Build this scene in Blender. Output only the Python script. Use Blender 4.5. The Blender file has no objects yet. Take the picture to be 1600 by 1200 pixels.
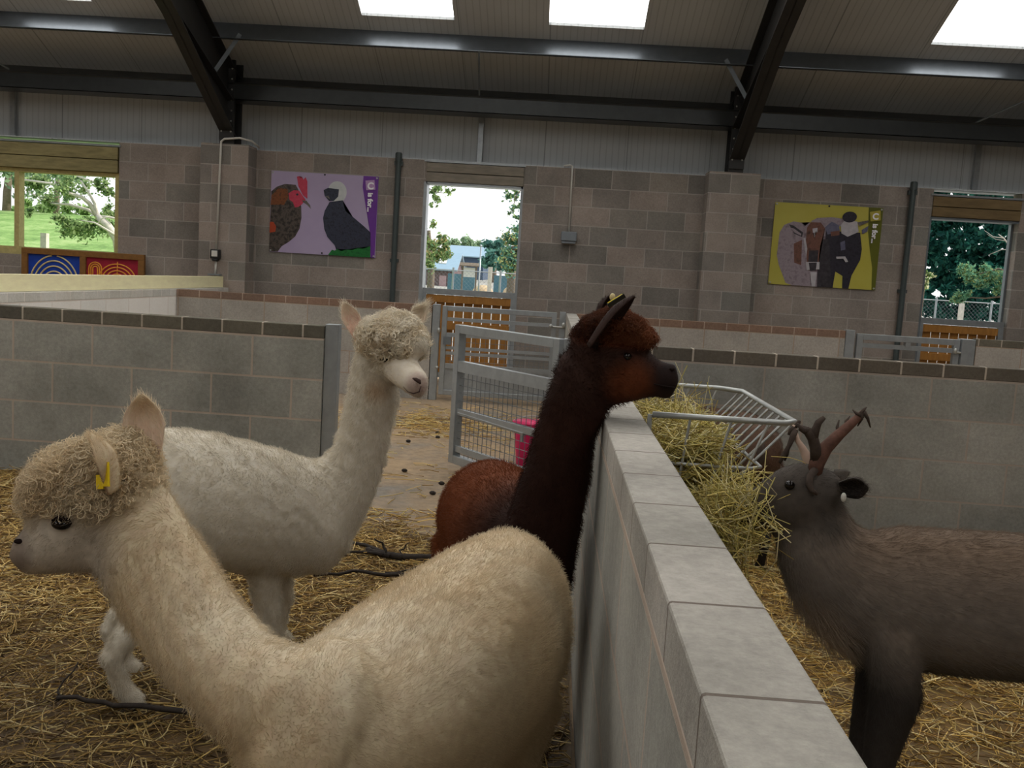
import bpy, bmesh, math, random
import numpy as np
from mathutils import Vector, Matrix, noise as mnoise
random.seed(7)
RNG = np.random.default_rng(11)
PI = math.pi
scene = bpy.context.scene
COL = scene.collection

# ------------------------------------------------------------------ camera
FPX, YAW, PIT, ROL = 1497.2, .03773, .11035, .0611
CAM = np.array([-.1403, 0.0, 1.3008])
def _axes():
    r0 = np.array([math.cos(YAW), math.sin(YAW), 0]); f0 = np.array([-math.sin(YAW), math.cos(YAW), 0]); z = np.array([0, 0, 1.])
    F = math.cos(PIT)*f0 - math.sin(PIT)*z; U0 = math.sin(PIT)*f0 + math.cos(PIT)*z
    R = math.cos(ROL)*r0 + math.sin(ROL)*U0; D = math.sin(ROL)*r0 - math.cos(ROL)*U0
    return R, D, F
AR, AD, AF = _axes()
def ray(u, v):
    return AR*(u-800)/FPX + AD*(v-600)/FPX + AF
def at(u, v, Y):
    """the point at depth Y (metres from the camera's wall line) seen at photo pixel u, v"""
    r = ray(u, v); return CAM + r*(Y-CAM[1])/r[1]
def atz(u, v, z):
    r = ray(u, v); return CAM + r*(z-CAM[2])/r[2]
cam_d = bpy.data.cameras.new('camera'); cam = bpy.data.objects.new('camera', cam_d); COL.objects.link(cam)
cam_d.sensor_width = 36; cam_d.lens = 36*FPX/1600; cam_d.clip_start = .02; cam_d.clip_end = 500
M = Matrix.Identity(4)
for i in range(3):
    M[i][0] = AR[i]; M[i][1] = -AD[i]; M[i][2] = -AF[i]; M[i][3] = CAM[i]
cam.matrix_world = M; scene.camera = cam
vs = scene.view_settings
vs.view_transform = 'Standard'; vs.look = 'None'; vs.gamma = 1; vs.use_curve_mapping = False; vs.exposure = 0.0

# ------------------------------------------------------------------ helpers
def lin(c):
    return tuple((x/255/12.92 if x/255 <= .04045 else ((x/255+.055)/1.055)**2.4) for x in c)
def L4(c): return lin(c)+(1,)
class MB:
    def __init__(s): s.v = []; s.f = []; s.m = []
    def add(s, vs_, fs, mi=0):
        o = len(s.v); s.v += [tuple(map(float, p)) for p in vs_]
        s.f += [tuple(i+o for i in f) for f in fs]; s.m += [mi]*len(fs); return s
    def box(s, x0, x1, y0, y1, z0, z1, mi=0):
        return s.add([(x0,y0,z0),(x1,y0,z0),(x1,y1,z0),(x0,y1,z0),(x0,y0,z1),(x1,y0,z1),(x1,y1,z1),(x0,y1,z1)],
                     [(0,3,2,1),(4,5,6,7),(0,1,5,4),(1,2,6,5),(2,3,7,6),(3,0,4,7)], mi)
    def bar(s, a, b, w, h, up=(0,0,1), mi=0):
        """rectangular bar from a to b, w across, h along 'up'"""
        a = np.array(a, float); b = np.array(b, float); t = b-a; t /= np.linalg.norm(t); up = np.array(up, float)
        x = np.cross(t, up)
        if np.linalg.norm(x) < 1e-6: x = np.cross(t, (1,0,0.))
        x /= np.linalg.norm(x); y = np.cross(x, t)
        P = []
        for c in (a, b):
            for sx, sy in ((-1,-1),(1,-1),(1,1),(-1,1)): P.append(c + x*sx*w/2 + y*sy*h/2)
        return s.add(P, [(0,1,2,3),(7,6,5,4),(0,4,5,1),(1,5,6,2),(2,6,7,3),(3,7,4,0)], mi)
    def tube(s, pts, r, n=8, mi=0, cap=True):
        pts = [np.array(p, float) for p in pts]; rs = r if hasattr(r, '__len__') else [r]*len(pts)
        o = len(s.v); prev = None; P = []
        for i, p in enumerate(pts):
            t = pts[min(i+1, len(pts)-1)]-pts[max(i-1, 0)]; t /= (np.linalg.norm(t)+1e-9)
            if prev is None:
                ref = np.array((0,0,1.)) if abs(t[2]) < .9 else np.array((1.,0,0)); x = np.cross(t, ref)
            else: x = prev - t*np.dot(prev, t)
            x /= (np.linalg.norm(x)+1e-9); y = np.cross(t, x); prev = x
            for k in range(n):
                a = 2*PI*k/n; P.append(p + rs[i]*(math.cos(a)*x + math.sin(a)*y))
        F = [(i*n+k, i*n+(k+1) % n, (i+1)*n+(k+1) % n, (i+1)*n+k) for i in range(len(pts)-1) for k in range(n)]
        if cap: F += [tuple(range(n))[::-1], tuple((len(pts)-1)*n+k for k in range(n))]
        return s.add(P, F, mi)
    def prism(s, poly, d, mi=0):
        """poly: list of 3-D points (planar), extruded by vector d"""
        n = len(poly); d = np.array(d, float); P = [np.array(p, float) for p in poly]
        return s.add(P+[p+d for p in P], [tuple(range(n))[::-1], tuple(range(n, 2*n))]+[(i, (i+1) % n, n+(i+1) % n, n+i) for i in range(n)], mi)
    def ball(s, c, r, nu=12, nv=8, mi=0):
        r = np.array(r if hasattr(r, '__len__') else (r,)*3, float); c = np.array(c, float)
        P = [c+r*(0,0,1)]
        for j in range(1, nv):
            for i in range(nu):
                th = PI*j/nv; a = 2*PI*i/nu; P.append(c+r*np.array((math.sin(th)*math.cos(a), math.sin(th)*math.sin(a), math.cos(th))))
        P.append(c-r*(0,0,1)); F = [(0, 1+i, 1+(i+1) % nu) for i in range(nu)]
        for j in range(nv-2):
            F += [(1+j*nu+i, 1+(j+1)*nu+i, 1+(j+1)*nu+(i+1) % nu, 1+j*nu+(i+1) % nu) for i in range(nu)]
        b = 1+(nv-2)*nu; F += [(b+i, len(P)-1, b+(i+1) % nu) for i in range(nu)]
        return s.add(P, F, mi)
    def build(s, name, mat, parent=None, smooth=False, bevel=0, world=True):
        me = bpy.data.meshes.new(name); me.from_pydata(s.v, [], s.f)
        mats = mat if isinstance(mat, (list, tuple)) else [mat]
        for m in mats: me.materials.append(m)
        if len(mats) > 1: me.polygons.foreach_set('material_index', s.m)
        if smooth: me.polygons.foreach_set('use_smooth', [True]*len(me.polygons))
        me.update()
        o = bpy.data.objects.new(name, me); COL.objects.link(o)
        if bevel:
            b = o.modifiers.new('bevel', 'BEVEL'); b.width = bevel; b.segments = 2; b.limit_method = 'ANGLE'
        if parent is not None: adopt(o, parent)
        return o
def adopt(o, parent):
    """parent o while keeping its geometry where it was built (world coordinates)"""
    o.parent = parent
    o.matrix_parent_inverse = parent_world(parent).inverted()
def parent_world(p):
    m = p.matrix_basis.copy()
    if p.parent is not None: m = parent_world(p.parent) @ p.matrix_parent_inverse @ m
    return m
def tag(o, label=None, cat=None, group=None, kind=None):
    if label: o['label'] = label
    if cat: o['category'] = cat
    if group: o['group'] = group
    if kind: o['kind'] = kind
    return o
def empty(name, loc, label, cat, group=None):
    o = bpy.data.objects.new(name, None); COL.objects.link(o); o.location = loc; o.empty_display_size = .1
    return tag(o, label, cat, group)

# ------------------------------------------------------------------ materials
class NT:
    def __init__(s, name):
        s.m = bpy.data.materials.new(name); s.m.use_nodes = True; s.t = s.m.node_tree; s.t.nodes.clear()
        s.out = s.n('ShaderNodeOutputMaterial')
    def n(s, typ, **kw):
        nd = s.t.nodes.new(typ)
        for k, v in kw.items():
            if k.startswith('_'): setattr(nd, k[1:], v)
            else: nd.inputs[k.replace('__', ' ')].default_value = v
        return nd
    def l(s, a, b): s.t.links.new(a, b)
    def math(s, op, a, b=None):
        nd = s.t.nodes.new('ShaderNodeMath'); nd.operation = op
        for i, x in enumerate((a, b)):
            if x is None: continue
            if isinstance(x, (int, float)): nd.inputs[i].default_value = x
            else: s.l(x, nd.inputs[i])
        return nd.outputs[0]
    def mix(s, fac, a, b, typ='MIX'):
        nd = s.t.nodes.new('ShaderNodeMix'); nd.data_type = 'RGBA'; nd.blend_type = typ
        for sock, x in ((nd.inputs['Factor'], fac), (nd.inputs['A'], a), (nd.inputs['B'], b)):
            if isinstance(x, (int, float)): sock.default_value = x
            elif isinstance(x, tuple): sock.default_value = x if len(x) == 4 else x+(1,)
            else: s.l(x, sock)
        return nd.outputs['Result']
    def noise(s, scale, detail=3, vec=None, rough=.5):
        nd = s.n('ShaderNodeTexNoise', Scale=scale, Detail=detail, Roughness=rough)
        if vec is not None: s.l(vec, nd.inputs['Vector'])
        return nd.outputs['Fac']
    def ramp(s, fac, stops):
        nd = s.t.nodes.new('ShaderNodeValToRGB'); s.l(fac, nd.inputs[0]); e = nd.color_ramp.elements
        while len(e) < len(stops): e.new(.5)
        for i, (p, c) in enumerate(stops): e[i].position = p; e[i].color = c if len(c) == 4 else c+(1,)
        return nd.outputs[0]
    def bsdf(s, color, rough=.8, metal=0, bump=None, bstr=.3, bdist=.01, spec=.3, **kw):
        b = s.n('ShaderNodeBsdfPrincipled'); b.inputs['Roughness'].default_value = rough; b.inputs['Metallic'].default_value = metal
        b.inputs['Specular IOR Level'].default_value = spec
        if isinstance(color, tuple): b.inputs['Base Color'].default_value = color if len(color) == 4 else color+(1,)
        else: s.l(color, b.inputs['Base Color'])
        for k, v in kw.items(): b.inputs[k.replace('__', ' ')].default_value = v
        if bump is not None:
            bp = s.n('ShaderNodeBump', Strength=bstr, Distance=bdist); s.l(bump, bp.inputs['Height']); s.l(bp.outputs[0], b.inputs['Normal'])
        s.l(b.outputs[0], s.out.inputs[0]); s.b = b; return s.m
def simple(name, c, rough=.7, metal=0, nscale=20, var=.15, bstr=.15, spec=.3, stretch=None):
    t = NT(name); g = t.n('ShaderNodeNewGeometry').outputs['Position']
    if stretch:
        vm = t.n('ShaderNodeVectorMath', _operation='MULTIPLY'); t.l(g, vm.inputs[0]); vm.inputs[1].default_value = stretch; g = vm.outputs[0]
    n = t.noise(nscale, 4, g, .6); c = lin(c)
    col = t.ramp(n, [(.25, tuple(x*(1-var) for x in c)), (.75, tuple(min(1, x*(1+var)) for x in c))])
    return t.bsdf(col, rough, metal, n, bstr, .004, spec)
def wall_coords(t, x0, y0, z0, topy=0):
    """pattern coordinates in metres: along the wall, and up it (top faces use the plan)"""
    g = t.n('ShaderNodeNewGeometry'); p = t.n('ShaderNodeSeparateXYZ'); t.l(g.outputs['Position'], p.inputs[0])
    nn = t.n('ShaderNodeSeparateXYZ'); t.l(g.outputs['True Normal'], nn.inputs[0])
    ax = t.math('GREATER_THAN', t.math('ABSOLUTE', nn.outputs[0]), .5)
    if topy: ax = t.math('MAXIMUM', ax, t.math('GREATER_THAN', nn.outputs[2], .5))
    X = t.math('SUBTRACT', p.outputs[0], x0); Yc = t.math('SUBTRACT', p.outputs[1], y0); Z = t.math('SUBTRACT', p.outputs[2], z0)
    u = t.math('ADD', t.math('MULTIPLY', X, t.math('SUBTRACT', 1., ax)), t.math('MULTIPLY', Yc, ax))
    c = t.n('ShaderNodeCombineXYZ'); t.l(u, c.inputs[0]); t.l(Z, c.inputs[1]); return c.outputs[0], g.outputs['Position']
def blockwork(name, cols, mortar, x0=0, y0=0, z0=0, bw=.45, rh=.225, ms=.0055, blotch=.5, bumps=.5, topy=0):
    t = NT(name); uv, pos = wall_coords(t, x0, y0, z0, topy)
    br = t.n('ShaderNodeTexBrick', _offset=.5, _offset_frequency=2, _squash=1.0, Scale=1.0, Brick__Width=bw, Row__Height=rh)
    br.inputs['Mortar Size'].default_value = ms; br.inputs['Mortar Smooth'].default_value = .15; br.inputs['Bias'].default_value = 0
    br.inputs['Color1'].default_value = (0,0,0,1); br.inputs['Color2'].default_value = (1,1,1,1); br.inputs['Mortar'].default_value = (.5,.5,.5,1)
    t.l(uv, br.inputs['Vector'])
    c3 = [lin(c) for c in cols]
    base = t.ramp(br.outputs['Color'], [(i/(len(c3)-1), c) for i, c in enumerate(c3)])
    n1 = t.noise(2.2, 4, pos, .6); n2 = t.noise(60, 3, pos, .7); n3 = t.noise(220, 2, pos, .6)
    base = t.mix(blotch, base, t.ramp(n1, [(.3, (.25,.25,.25)), (.7, (.75,.75,.75))]), 'OVERLAY')
    base = t.mix(.35, base, t.ramp(n2, [(.3, (.3,.3,.3)), (.7, (.7,.7,.7))]), 'OVERLAY')
    col = t.mix(br.outputs['Fac'], base, t.mix(.4, lin(mortar), t.ramp(n1, [(.3, (.35,.35,.35)), (.7, (.65,.65,.65))]), 'OVERLAY'))
    h = t.math('ADD', t.math('MULTIPLY', t.math('SUBTRACT', 1., br.outputs['Fac']), 1.0), t.math('MULTIPLY', t.math('ADD', n2, n3), .25))
    return t.bsdf(col, .92, 0, h, bumps, .006, .15)

mt = {}
mt['back'] = blockwork('back_wall_block', [(116,112,106),(140,131,124),(152,139,130),(122,119,113),(144,135,126)], (162,154,146), x0=.014, z0=2.641-.225*20, blotch=.35)
mt['penL'] = blockwork('pen_block_grey', [(146,145,138),(158,156,148),(150,149,142)], (178,162,148), x0=.02, y0=.19, ms=.0058, blotch=.5)
mt['penR'] = blockwork('pen_block_grey_beyond', [(144,143,138),(156,154,148),(148,147,142)], (164,152,142), x0=.1357, y0=.19, ms=.0058, blotch=.45)
mt['penM'] = blockwork('pen_block_warm', [(160,155,147),(168,161,153),(152,148,141)], (160,142,126), x0=.05, y0=.19, blotch=.3)
mt['penW'] = blockwork('pen_block_pale', [(230,227,220),(236,232,226),(224,222,216)], (214,204,194), y0=.1, blotch=.25)
mt['copL'] = blockwork('coping_brick_dark', [(96,92,82),(110,104,92),(88,84,76)], (178,166,152), x0=.185, y0=.19, z0=-5, bw=.225, rh=50, blotch=.4)
mt['copR'] = blockwork('coping_brick_dark_beyond', [(98,92,84),(110,102,92),(90,85,78)], (186,174,160), x0=.078, y0=.19, z0=-5, bw=.225, rh=50, blotch=.4)
mt['copM'] = blockwork('coping_brick_brown', [(128,104,90),(138,112,96),(120,100,88)], (170,150,136), x0=.157, y0=.19, z0=-5, bw=.225, rh=50, blotch=.3)
mt['copW'] = blockwork('coping_brick_pale', [(202,200,192),(212,208,200),(194,192,184)], (222,216,208), y0=.05, z0=-5, bw=.225, rh=50, blotch=.3)
mt['copC'] = blockwork('coping_concrete', [(158,154,146),(168,163,155),(150,147,140)], (112,102,94), x0=-5, y0=.19, z0=-5, bw=.225, rh=50, ms=.003, blotch=.55, bumps=.8, topy=1)
mt['galv'] = simple('galvanised_steel', (158,163,166), .36, .5, 14, .14, .03, .5)
mt['galvd'] = simple('galvanised_steel_dull', (112,118,122), .55, .4, 10, .15, .03, .4)
mt['purl'] = simple('purlin_steel', (112,118,124), .3, .75, 10, .1, .02, .5)
mt['dark'] = simple('dark_painted_steel', (44,43,42), .5, .2, 8, .2, .05, .4)
mt['pine'] = simple('sawn_pine', (250,240,196), .75, 0, 30, .08, .1, .2, (1,.25,1))
mt['lintel'] = simple('treated_timber', (140,130,92), .8, 0, 26, .3, .15, .2, (.2,1,1))
mt['lintelg'] = simple('weathered_timber', (132,124,112), .8, 0, 26, .3, .15, .2, (.2,1,1))
mt['frame'] = simple('window_frame_timber', (178,166,112), .7, 0, 24, .18, .1, .2)
mt['doorwood'] = simple('orange_stained_board', (158,110,52), .65, 0, 30, .25, .15, .3, (1,1,.15))
mt['boardframe'] = simple('brown_stained_frame', (124,86,42), .6, 0, 30, .2, .1, .3)
mt['white'] = simple('white_plastic', (205,203,196), .45, 0, 30, .04, 0, .4)
mt['greybox'] = simple('grey_plastic', (118,124,130), .5, 0, 30, .05, 0, .4)
mt['blackp'] = simple('black_plastic', (30,32,32), .45, 0, 30, .1, 0, .4)
mt['pipe'] = simple('green_grey_pipe', (72,80,80), .45, .2, 12, .1, 0, .4)
mt['wire'] = simple('zinc_wire', (172,174,172), .4, .5, 20, .1, 0, .5)
mt['pink'] = simple('pink_plastic', (226,30,104), .4, 0, 20, .06, 0, .4)
mt['branch'] = simple('dead_branch_bark', (52,46,42), .85, 0, 60, .35, .4, .2)
mt['bolt'] = simple('bolt_zinc', (170,170,165), .4, .6, 20, .1, 0, .5)
def _floor():
    t = NT('sandy_concrete'); g = t.n('ShaderNodeNewGeometry').outputs['Position']
    n1 = t.noise(1.3, 5, g, .65); n2 = t.noise(14, 4, g, .7); n3 = t.noise(90, 2, g, .6)
    c = t.ramp(n1, [(.30, lin((122,117,110))), (.5, lin((148,129,106))), (.72, lin((162,138,108)))])
    c = t.mix(.5, c, t.ramp(n2, [(.35, (.3,.3,.3)), (.65, (.7,.7,.7))]), 'OVERLAY')
    return t.bsdf(c, .9, 0, t.math('ADD', n2, n3), .4, .004, .2)
mt['floor'] = _floor()
def _panel(name, c, axis, pitch=.075, tint=None):
    t = NT(name); g = t.n('ShaderNodeNewGeometry').outputs['Position']; p = t.n('ShaderNodeSeparateXYZ'); t.l(g, p.inputs[0])
    f = t.math('FRACT', t.math('DIVIDE', p.outputs[axis], pitch)); f2 = t.math('FRACT', t.math('DIVIDE', t.math('ADD', p.outputs[axis], .37), 1.0))
    rib = t.math('LESS_THAN', f, .16); seam = t.math('LESS_THAN', f2, .012)
    n = t.noise(1.2, 3, g); c = lin(c)
    col = t.ramp(n, [(.3, tuple(x*.92 for x in c)), (.7, tuple(x*1.06 for x in c))])
    col = t.mix(t.math('MULTIPLY', rib, .16), col, (0,0,0)); col = t.mix(t.math('MULTIPLY', seam, .35), col, (0,0,0))
    h = t.math('SUBTRACT', t.math('MULTIPLY', rib, -.6), seam)
    return t.bsdf(col, .5, 0, h, .6, .004, .35)
mt['clad'] = _panel('ribbed_wall_cladding', (190,194,196), 0)
mt['roof'] = _panel('ribbed_roof_lining', (186,190,192), 0)
def _emit(name, c, s):
    t = NT(name); e = t.n('ShaderNodeEmission', Strength=s); e.inputs[0].default_value = c+(1,); t.l(e.outputs[0], t.out.inputs[0]); return t.m
SKYL = 4.4
mt['skyl'] = _emit('daylit_rooflight_sheet', (1.0,.985,.95), SKYL)

# ------------------------------------------------------------------ the building
YB = 11.66; ZW = 2.641
def struct(o, label=None): return tag(o, label, kind='structure')
struct(MB().box(-14, 12, -9, 12, -.12, 0).build('floor', mt['floor']), 'sandy concrete barn floor')
b = MB()
for x0, x1, z0, z1 in ((-14,-9.6,0,ZW), (-9.6,-5.52,0,1.22), (-5.52,-1.76,0,ZW), (-.59,4.24,0,ZW), (5.26,12,0,ZW)):
    b.box(x0, x1, YB, YB+.215, z0, z1)
struct(b.build('wall_back', mt['back']), 'tall wall of grey brown concrete blocks')
for x0, x1 in ((-4.40,-3.83),(1.56,2.15),(7.6,8.19),(-10.4,-9.83)):
    struct(MB().box(x0,x1,11.35,YB,0,2.66).build('wall_back_pier', mt['back']), 'block pier projecting from the back wall')
struct(MB().box(-14,12,11.92,11.98,ZW,3.9).box(-14,12,YB+.02,11.93,ZW-.0,ZW+.012).build('wall_back_cladding', mt['clad']), 'pale grey ribbed cladding above the block wall')
# ledge trims above the openings
for i, (x0, x1, z) in enumerate(((-9.6,-5.5,2.585),(-1.79,-.57,2.62),(4.21,5.3,2.56))):
    struct(MB().box(x0,x1,YB-.012,YB+.2,z,z+.022).build('trim_%d' % (i+1), mt['galv']))
def roofz(y): return 3.955+.42*(10.88-y)
RY = 2.0; RZ = roofz(RY)
SKX = [(-11.5,-10.5),(-8.52,-7.51),(-6.43,-5.41),(-2.42,-1.41),(-.38,.64),(3.68,4.67),(5.72,6.72)]
def slope_pt(x, y, d=0): return (x, y, (roofz(y) if y >= RY else roofz(2*RY-y))+d)
b = MB()
def roof_strip(x0, x1, ya, yb):
    b.prism([slope_pt(x0,ya), slope_pt(x1,ya), slope_pt(x1,yb), slope_pt(x0,yb)], (0,0,.08))
for s in (0, 1):
    fy = (lambda y: y) if s == 0 else (lambda y: 2*RY-y)
    y0, y1, y2, y3 = 12.3, 10.70, 2.4, RY
    roof_strip(-14, 12, fy(y0), fy(y1)); roof_strip(-14, 12, fy(y2), fy(y3))
    xs = [-14]+[x for a in (SKX if s == 0 else SKX[1::2]) for x in a]+[12]
    for k in range(0, len(xs), 2): roof_strip(xs[k], xs[k+1], fy(y1), fy(y2))
struct(b.build('ceiling', mt['roof']), 'sloping roof lining of pale ribbed panels')
n = 0
for s in (0, 1):
    fy = (lambda y: y) if s == 0 else (lambda y: 2*RY-y)
    for (x0, x1) in (SKX if s == 0 else SKX[1::2]):
        n += 1
        w = MB().prism([slope_pt(x0,fy(10.70),.03), slope_pt(x1,fy(10.70),.03), slope_pt(x1,fy(2.4),.03), slope_pt(x0,fy(2.4),.03)], (0,0,.02)).build('window_%d' % (n+10), mt['skyl'])
        struct(w, 'bright translucent rooflight sheet')
# other walls of the barn (beyond the frame), made dark to cut fill light
mt['boards'] = simple('dark_unseen_wall', (74,66,56), .85, 0, 12, .3, .2, .1)
struct(MB().box(-14.2,-14,-9,12,0,8.5).build('wall_left', mt['boards'])); struct(MB().box(12,12.2,-9,12,0,8.5).build('wall_right', mt['boards']))
struct(MB().box(-14,12,-9.2,-9,0,4.2).build('wall_front', mt['boards']))
# steel frame: each portal leg + rafter is one thing
def portal(xc, label, vis):
    ax_ = 0; e = empty('steel_portal_frame', (xc, 11.4, 2.66), label, 'steel frame', 'dark steel portal frames under the roof')
    W = .085
    ytop = lambda y: roofz(y)-.225
    zb = lambda y: (2.72+(11.5-y)*.52) if y > 9.65 else (2.72+1.85*.52+(9.65-y)*.38)
    b = MB()
    b.box(xc-.085, xc+.085, 11.36, 11.38, 2.66, 3.62).box(xc-.085, xc+.085, 11.62, 11.64, 2.66, 3.62).box(xc-.006, xc+.006, 11.38, 11.62, 2.66, 3.62)
    b.build('column', mt['dark'], e)
    f = MB()
    ys = [11.45, 9.65, RY]
    for i in range(2):
        ya, yb_ = ys[i], ys[i+1]
        f.prism([(xc-W,ya,zb(ya)), (xc+W,ya,zb(ya)), (xc+W,yb_,zb(yb_)), (xc-W,yb_,zb(yb_))], (0,0,.016))
        f.prism([(xc-.006,ya,zb(ya)), (xc-.006,yb_,zb(yb_)), (xc-.006,yb_,ytop(yb_)), (xc-.006,ya,ytop(ya))], (.012,0,0))
    f.prism([(xc-W,11.75,ytop(11.75)), (xc+W,11.75,ytop(11.75)), (xc+W,RY,ytop(RY)), (xc-W,RY,ytop(RY))], (0,0,-.016))
    # mid flange where the haunch joins the rafter
    f.prism([(xc-W,11.36,zb(9.65)-(11.36-9.65)*.32+.01), (xc+W,11.36,zb(9.65)-(11.36-9.65)*.32+.01), (xc+W,9.65,zb(9.65)+.01), (xc-W,9.65,zb(9.65)+.01)], (0,0,.014))
    f.build('rafter', mt['dark'], e)
    g = MB().box(xc-.085, xc+.085, 11.338, 11.358, 2.70, 3.62)
    g.build('end_plate', mt['dark'], e)
    for k in range(7):
        for sx in (-1, 1): MB().ball((xc+sx*.055, 11.333, 2.80+.12*k), (.011,.008,.011), 8, 6).build('bolt', mt['bolt'], e)
    if vis:
        dr = vis
        MB().bar((xc+dr*.30,10.85,3.80),(xc+dr*.02,10.80,zb(10.8)+.26),.045,.006,(0,1,.3)).build('knee_brace', mt['galvd'], e)
    return e
portal(-4.10, 'dark steel portal frame rising from the left pilaster beside the hen poster', 1)
portal(1.86, 'dark steel portal frame rising from the pilaster beside the cow poster', -1)
# purlins and eaves beam
def purlin(y, label):
    z1 = roofz(y); b = MB()
    b.prism([(-14,y,z1-.225),(12,y,z1-.225),(12,y+.07,z1-.03),(-14,y+.07,z1-.03)], (0,.006,0))
    b.prism([(-14,y,z1-.225),(12,y,z1-.225),(12,y-.07,z1-.225),(-14,y-.07,z1-.225)], (0,0,.006))
    b.prism([(-14,y+.07,z1-.035),(12,y+.07,z1-.035),(12,y+.14,z1-.06),(-14,y+.14,z1-.06)], (0,0,.006))
    return tag(b.build('roof_purlin', mt['purl']), label, 'purlin')
purlin(10.86, 'galvanised purlin running across under the rooflights')
for yy in (8.9, 7.0, 5.1): tag(purlin(yy, 'galvanised purlin higher up the roof slope'), group='upper roof purlins')
b = MB()
b.prism([(-14,11.34,3.17),(12,11.34,3.17),(12,11.34,3.36),(-14,11.34,3.36)], (0,.008,0))
b.prism([(-14,11.34,3.17),(12,11.34,3.17),(12,11.66,3.17),(-14,11.66,3.17)], (0,0,.008))
b.prism([(-14,11.34,3.35),(12,11.34,3.35),(12,11.62,3.47),(-14,11.62,3.47)], (0,0,.008))
b.tube([(-14,11.345,3.352),(12,11.345,3.352)], .014, 8)
tag(b.build('eaves_beam', simple('dark_eaves_steel', (52,54,54), .35, .5, 10, .15, .02, .5)), 'dark steel eaves beam above the ribbed cladding', 'beam')
for x in (-6.95, -1.15, 4.78):
    o = MB().box(x-.03,x+.03,11.83,11.88,ZW,3.4).build('cladding_post', mt['galv'])
    tag(o, {-6.95:'galvanised cladding post above the left window', -1.15:'galvanised cladding post above the middle doorway', 4.78:'galvanised cladding post above the right doorway'}[x], 'post', 'galvanised cladding posts')
for a, c, lb in (((-1.13,10.78,3.74),(-1.15,11.36,3.36),'thin sag rod between purlin and eaves above middle doorway'), ((-7.45,10.7,3.8),(-6.72,11.36,3.38),'dark diagonal tie at the left end of the eaves'), ((5.3,10.55,3.8),(4.50,11.36,3.36),'dark diagonal tie at the right end of the eaves')):
    tag(MB().tube([a, c], .011, 8).build('tie_rod', mt['galvd']), lb, 'rod')

# pen walls: blocks with a brick coping
def penwall(name, x0, x1, y0, y1, mat, cop, label, over=0.0):
    o = MB().box(x0,x1,y0,y1,0,.905).build(name, mat); struct(o, label)
    MB().box(x0-over,x1+over,y0-over,y1+over,.905,.975).build('coping', cop, o, bevel=.004)
    return o
penwall('wall_pen_left', -4.02,-1.385, 5.21, 5.3125, mt['penL'], mt['copL'], 'low grey block pen wall behind the white alpaca')
penwall('wall_pen_right', .1025, 8, 5.264, 5.3665, mt['penR'], mt['copR'], 'low grey block pen wall behind the reindeer')
penwall('wall_pen_middle', 0, .1025, -1.0, 9.755, mt['penL'], mt['copC'], 'low block pen wall running towards the back between the two pens')
penwall('wall_pen_far', -4.02,-1.37, 9.755, 9.8575, mt['penM'], mt['copM'], 'far low pen wall with brown brick coping below the hen poster')
penwall('wall_pen_far_right', .1025, 2.805, 9.755, 9.8575, mt['penM'], mt['copM'], 'far low pen wall with brown brick coping below the cow poster')
penwall('wall_pen_corner', 4.10, 9, 9.755, 9.8575, mt['penM'], mt['copL'], 'far low pen wall right of the small gate')
penwall('wall_pen_pale', -4.125,-4.022, 2.0, 11.345, mt['penW'], mt['copW'], 'pale block pen wall under the timber rail')
tag(MB().box(-4.14,-4.085,2.0,11.34,.977,1.105).build('timber_rail', mt['pine'], bevel=.003), 'long pale pine board lying along the pale pen wall', 'board')

# openings: lintel boards, frames
def lintel(x0, x1, z0, z1, label, mat):
    e = empty('lintel', ((x0+x1)/2, YB, z0), label, 'lintel', 'timber lintels over the openings')
    h = (z1-z0)/2
    for k in range(2): MB().box(x0,x1,YB-.02,YB+.17,z0+k*h+.004,z0+(k+1)*h-.004).build('board', mat, e, bevel=.004)
    return e
lintel(-9.6,-5.53,2.27,2.58,'two olive timber boards over the wide left window', mt['lintel'])
lintel(-1.76,-.59,2.385,2.615,'two grey timber boards over the middle doorway', mt['lintelg'])
lintel(4.24,5.26,2.315,2.555,'two brown timber boards over the right doorway', simple('brown_treated_timber', (112,94,66), .8, 0, 26, .3, .15, .2, (.2,1,1)))
o = struct(MB().box(-9.6,-5.53,YB+.02,YB+.16,1.22,1.315).box(-9.6,-5.53,YB+.02,YB+.16,2.225,2.27).box(-5.575,-5.53,YB+.02,YB+.16,1.315,2.225)
       .box(-6.835,-6.775,YB+.02,YB+.14,1.315,2.225).box(-8.3,-8.24,YB+.02,YB+.14,1.315,2.225).build('window_1', mt['frame']), 'unglazed timber framed opening onto the grass bank')
o = struct(MB().box(-1.785,-1.745,YB-.005,YB+.2,0,2.385).box(-.615,-.585,YB-.005,YB+.2,0,2.385).box(-1.76,-.59,YB-.005,YB+.2,2.36,2.385).build('door_1', mt['galv']), 'steel door lining of the middle doorway')
o = struct(MB().box(4.225,4.245,YB-.005,YB+.2,0,2.315).box(5.235,5.27,YB+.13,YB+.2,0,2.315).box(4.24,5.26,YB-.005,YB+.2,2.29,2.315).build('door_2', mt['galvd']), 'steel door lining of the right doorway')
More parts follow.
